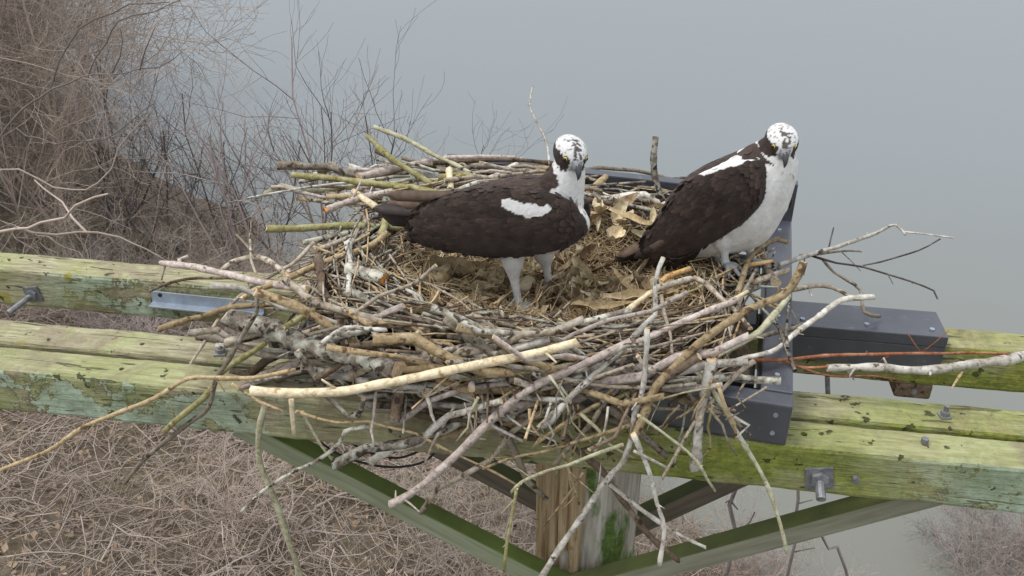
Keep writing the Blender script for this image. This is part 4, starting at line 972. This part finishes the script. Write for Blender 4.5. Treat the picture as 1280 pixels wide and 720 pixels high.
            sp = noise.noise(p*75+V((seed*2, 3, 1)))
            if t < thr-.05 and sp > .10+.16*(seed == 9) and ((kind == 'neck' and s < .45) or (kind == 'body' and s > .78 and seed != 9)): c = lerp(c, V((.25, .17, .12)), .65)
        elif kind == 'leg':
            h = (p.z-foot_z); c = lerp(LEG, WHITE*.9, (h-.02)/.035)
        elif kind == 'toe': c = LEG*.55
        else:
            q = (p-head_c); x, y, z = q.dot(Rt)/rx, q.dot(F)/ry, q.dot(Up)/rz
            c = WHITE*(.93+.1*nz2)
            ax = abs(x); n3 = noise.noise(p*170)
            if ax > .42+.08*n3 and -.45+.16*n3 < z < .30+.10*n3 and y < .9: c = lerp(BROWN, BROWN2, .3+nz)           # broad stripe through the eye and back
            if ax > .40+.10*n3 and -.62+.16*n3 < z < .05 and .25 < y < .8 and ax < .85: c = lerp(BROWN, BROWN2, .5+nz)   # down the cheek
            if .26 < z < .86 and ax < .26+.24*n3 and y > -.05 and n3+nz > -.28: c = lerp(WHITE, BROWN*1.6, .9)          # forehead flecks
            if z > .35 and n3 > .33: c = lerp(c, BROWN2, .6)
            if y > .74 and ax < .34 and -.5 < z < .2: c = lerp(GREYB, WHITE, .1+.4*nz)
            if y < -.50 and z < .30: c = lerp(c, BROWN2, .85)
        ca.data[vi].color = (max(0, c.x), max(0, c.y), max(0, c.z), 1)
    body_o = obj('body', me_, PLUM, T)
    # beak: cere + hooked bill
    b0 = head_c+F*(ry*.86)-Up*(rz*.08)
    pts = [b0, b0+F*.012+Up*.001, b0+F*.022-Up*.005, b0+F*.026-Up*.013, b0+F*.026-Up*.021]
    rr = [(.0090, .0105), (.0078, .0094), (.006, .007), (.0035, .0042), (.0007, .0007)]
    rs = []
    for i, p in enumerate(pts):
        d = (pts[min(i+1, 4)]-pts[max(i-1, 0)]).normalized(); r_ = Rt; u = r_.cross(d); rs.append((p-base, u*rr[i][1], r_*rr[i][0]))
    vf, _ = ring_loft(rs, 12, 4); obj('beak', mesh_pd('beak', *vf), BEAKM, T)
    rs = [(b0-F*.004-base, Up*.0130, Rt*.0125), (b0+F*.006-base, Up*.0122, Rt*.0108), (b0+F*.010-base, Up*.0112, Rt*.0096)]
    vf, _ = ring_loft(rs, 12, 3); obj('cere', mesh_pd('cere', *vf), CERE, T)
    for sg in (-1, 1):
        ec = head_c+Rt*(sg*rx*.64)+F*(ry*.68)+Up*(rz*.14); out = (Rt*sg*.75+F*.66+Up*.05).normalized()
        bm = bmesh.new(); bmesh.ops.create_uvsphere(bm, u_segments=12, v_segments=8, radius=.0060); eo = bm_obj('eye', bm, IRIS, T, ec-base-out*.0022, True)
        bm = bmesh.new(); bmesh.ops.create_uvsphere(bm, u_segments=10, v_segments=6, radius=.0046); bm_obj('pupil', bm, PUPIL, eo, out*.0026, True)
    for (p, q, r) in toes:
        d = (q-p).normalized(); pts = [q-d*.002, q+d*.007-V((0, 0, .001)), q+d*.011-V((0, 0, .008))]
        vv, qq = tubes([[tuple(x-base) for x in pts]], [[r*.6, r*.42, .0004]], 6); obj('claw', mesh_np('claw', vv, qq), BEAKM, T)
    # tail and flight feathers: (root, tip, width, normal, material)
    for nm, lst in (('tail_feather', tail), ('flight_feather', prim)):
        for (p0, p1, W, N, mt) in lst:
            L = (p1-p0).length; me2 = mesh_pd(nm, *feather_mesh(L, W)); o2 = obj(nm, me2, mt, T)
            x = (p1-p0).normalized(); z = (N-x*N.dot(x)).normalized(); y = z.cross(x)
            m_ = Matrix((x, y, z)).transposed().to_4x4(); m_.translation = p0-base; o2.matrix_local = m_
    nC = len(wC)
    def wing_pt(s_, t_, out_): 
        k_ = min(nC-1, max(0, s_*(nC-1))); i = min(nC-2, int(k_)); f_ = k_-i
        c_ = wC[i].lerp(wC[i+1], f_); u_ = wU[i].lerp(wU[i+1], f_); d_ = wD[i].lerp(wD[i+1], f_); return c_+u_*t_-d_*(math.sqrt(max(0, 1-t_*t_)))-d_.normalized()*out_
    for i in range(11):
        s0 = .26+.05*i; s1 = min(1.06, s0+.34); p0 = wing_pt(s0, .10-.03*i, -.002); p1 = wing_pt(s1, -.86+.055*i, .0035); L = (p1-p0).length
        if s1 > 1: p1 = p1+(wC[-1]-wC[-3]).normalized()*.02
        o2 = obj('flight_feather', mesh_pd('flight_feather', *feather_mesh((p1-p0).length, .026, .03, .86)), (DARKF, WINGF)[i % 2], T)
        x = (p1-p0).normalized(); N = -wD[min(nC-1, int(min(1, (s0+s1)/2)*(nC-1)))]; N = N.normalized(); z = (N-x*N.dot(x)).normalized(); y = z.cross(x)
        m_ = Matrix((x, y, z)).transposed().to_4x4(); m_.translation = p0-base; o2.matrix_local = m_
    # overlapping contour feathers on the wing and mantle
    R_ = random.Random(seed); fv = []; ff = []; fc = []
    bvh = BVHTree.FromPolygons([tuple(v.co) for v in me_.vertices], [tuple(p.vertices) for p in me_.polygons])
    cols = [d.color[0] for d in ca.data]
    polys = [p for p in me_.polygons]
    tailward = (wC[-1]-wC[0]).normalized(); n = 0
    cand = R_.sample(range(len(polys)), min(len(polys), 7000))
    for pi in cand:
        pl = polys[pi]; vi = pl.vertices[0]; colr = V(ca.data[vi].color[:3])
        hd = (pl.center+base-head_c).length < .052
        if not hd:
            if colr.x > .14 and (R_.random() > .35 or colr.x < .5): continue
            if pl.center.z < .032 or R_.random() > .62: continue
        elif (pl.center+base-head_c).normalized().dot(F) > .72: continue
        if not hd and colr.x < .14:
            sw, tw, _ = axial((wC, wU, wD), pl.center+base)
            if sw > .28 and -1.1 < tw < .02-.25*(sw-.3) and pl.center.y+base.y < wC[len(wC)//2].y and R_.random() > .12: continue
        nrm = pl.normal; x = tailward-nrm*tailward.dot(nrm)
        if hd: x = -F+nrm*F.dot(nrm)-Up*.3
        elif colr.x > .5: x = x*.3+V((0, 0, -1))-nrm*V((0, 0, -1)).dot(nrm)
        if x.length < .2: continue
        x.normalize(); x.rotate(Matrix.Rotation(R_.gauss(0, .16), 3, nrm)); x = (x+nrm*.10).normalized(); y = nrm.cross(x).normalized(); z = x.cross(y)
        L = R_.uniform(.006, .010) if hd else R_.uniform(.016, .028); W = L*.62; k = R_.uniform(.72, 1.3)
        p0 = pl.center-nrm*.0012; b = len(fv)
        if not hd and (colr.x < .14) == in_patch(p0+base+x*L): continue
        for (u, s) in ((0, 0), (.35, -.5), (.35, .5), (.75, -.46), (.75, .46), (1, 0), (.55, 0)):
            fv.append(p0+x*(u*L)+y*(s*W)+z*(.0016*(1-abs(s)*2)-.003*u*u)); kk = k*(1.45 if u >= .75 else 1)
            fc.append((*(colr*kk), 1) if colr.x < .5 else (*(colr*min(1.05, kk)), 1))
        ff += [(b, b+1, b+6), (b, b+6, b+2), (b+1, b+3, b+6), (b+2, b+6, b+4), (b+3, b+5, b+6), (b+6, b+5, b+4)]
    m3 = mesh_pd('contour_feathers', fv, ff); c3 = m3.color_attributes.new('plumage', 'FLOAT_COLOR', 'POINT')
    for i, c in enumerate(fc): c3.data[i].color = c
    tag(obj('contour_feathers', m3, PLUM, T), kind='stuff')
    return T

X1 = V((1, 0, 0)); Y1 = V((0, 1, 0)); Z1 = V((0, 0, 1))
# --- bird standing in the bowl, side on, head turned to the camera side
bL = V((-.195, .30, .105))
bodyL = [pxring(*a) for a in [((522,254),(524,278),.335,.034), ((560,243),(562,298),.335,.052), ((602,231),(606,308),.335,.068), ((645,222),(650,314),.33,.074), ((685,224),(692,314),.32,.072), ((708,236),(718,305),.305,.058), ((718,254),(725,292),.297,.034)]]
neckL = [pxring(*a) for a in [((658,246),(729,282),.315,.055), ((672,228),(730,260),.315,.048), ((685,212),(731,236),.315,.041), ((692,202),(732,217),.313,.036)]]
wingL = [pxring(*a, lean=V((.1, 1, .12))) for a in [((727,269),(731,294),.262,.014), ((716,254),(719,304),.250,.018), ((692,242),(694,314),.243,.02), ((650,236),(650,321),.243,.022), ((600,236),(600,320),.252,.022), ((552,246),(550,311),.266,.018), ((524,262),(520,302),.278,.012)]]
farL = [pxring(*a) for a in [((733,250),(735,278),.375,.011), ((722,240),(724,294),.385,.015), ((690,228),(692,312),.402,.018), ((640,228),(640,312),.402,.018), ((580,240),(580,300),.392,.015), ((530,252),(528,282),.38,.01)]]
lg1 = [(atY(640, 305, .285), .033), (atY(641, 326, .283), .027), (atY(642, 339, .282), .018), (atY(643, 350, .281), .0115), (atY(646, 366, .280), .0095), (atY(649, 381, .278), .010)]
lg2 = [(atY(678, 302, .372), .033), (atY(680, 318, .372), .027), (atY(683, 332, .372), .012), (atY(685, 346, .372), .0095), (atY(687, 358, .372), .010)]
def toes_at(c, s=1, rz=0):
    out = []
    for a, l in ((-.55, .045), (0., .05), (.55, .043), (math.pi, .035)):
        d = V((math.cos(a+rz), math.sin(a+rz), -.12)); out.append((c.copy(), c+d*l*s, .0075))
    return out
hF = V((.40, -.86, -.30)); hcL = atY(713, 190, .312)
tailL = []
for i in range(6):
    p0 = atY(545, 266+i*3.0, .335+.012*(i-2.5)); p1 = atY(466+i*3.2, 257+i*3.2, .335+.02*(i-2.5)); tailL.append((p0, p1, .026, V((0, -.55, .8)), DARKF))
primL = []
for i, (a, b, m_) in enumerate([((600,246),(477,241),BROWNF), ((600,250),(484,246),BROWNF), ((596,252),(479,252),BROWNF), ((590,258),(490,257),BROWNF), ((585,262),(500,262),DARKF), ((580,268),(512,270),DARKF)]):
    primL.append((atY(*a, .272+.004*i), atY(*b, .318-.006*i), .024, V((0, -.75, .65)), m_))
osprey('osprey standing side-on in the grassy bowl of the nest, head turned', bL, bodyL, neckL, wingL, farL, [lg1, lg2], hcL, hF, V((.10, 0, 1)), [(626,249),(636,248),(650,254),(665,255),(680,252),(688,258),(687,265),(672,272),(657,271),(642,266),(627,258)], tailL, primL, 3, toes_at(lg1[-1][0], 1, -.7)+toes_at(lg2[-1][0], 1, -.6))
# --- bird on the rim, leaning up, white breast showing
bR = V((.272, .44, .165))
bodyR = [pxring(*a) for a in [((812,287),(832,318),.50,.036), ((838,244),(868,321),.49,.062), ((868,216),(915,314),.475,.078), ((902,199),(956,300),.46,.08), ((932,186),(982,262),.45,.068), ((950,176),(995,226),.445,.05)]]
neckR = [pxring(*a) for a in [((925,190),(984,262),.447,.06), ((943,180),(994,228),.443,.05), ((957,180),(998,206),.44,.041), ((963,180),(995,196),.438,.036)]]
wingR = [pxring(*a, lean=V((.1, 1, .05))) for a in [((944,199),(958,226),.392,.014), ((928,200),(953,252),.382,.019), ((898,207),(927,280),.382,.022), ((868,220),(892,303),.390,.022), ((845,242),(856,319),.405,.02), ((824,272),(830,322),.42,.015), ((806,296),(812,322),.43,.010)]]
farR = [pxring(*a) for a in [((978,205),(992,232),.525,.012), ((962,205),(986,255),.535,.016), ((920,205),(950,270),.54,.018), ((870,225),(890,290),.54,.016), ((830,270),(838,305),.53,.01)]]
lr1 = [(atY(902, 285, .425), .032), (atY(903, 301, .422), .027), (atY(905, 313, .420), .012), (atY(906, 322, .420), .0095), (atY(907, 331, .418), .010)]
lr2 = [(atY(935, 283, .465), .028), (atY(936, 298, .465), .022), (atY(937, 310, .465), .012), (atY(938, 319, .465), .0095), (atY(938, 327, .465), .010)]
hcR = atY(977, 175, .435)
tailR = []
for i in range(6):
    p0 = atY(828, 296+i*3.2, .50+.012*(i-2.5)); p1 = atY(762+abs(i-4)*2.0, 318+i*2.8, .50+.02*(i-2.5)); tailR.append((p0, p1, .024, V((-.3, -.6, .75)), BROWNF if i in (0, 5) else DARKF))
primR = []
for i, (a, b, m_) in enumerate([((850,296),(790,322),DARKF), ((856,304),(800,330),DARKF), ((862,308),(815,334),DARKF), ((868,308),(830,336),DARKF), ((875,306),(850,332),DARKF)]):
    primR.append((atY(*a, .412), atY(*b, .44), .026, V((-.2, -.85, .45)), m_))
osprey('osprey perched on the nest rim with upright white breast facing out', bR, bodyR, neckR, wingR, farR, [lr1, lr2], hcR, V((.10, -.95, -.30)), Z1, [(870,211),(884,204),(905,200),(923,193),(931,191),(936,195),(949,191),(951,198),(936,202),(911,210),(899,214),(879,219),(871,216)], tailR, primR, 9, toes_at(lr1[-1][0], 1, -.9)+toes_at(lr2[-1][0], 1, -.7), .30)
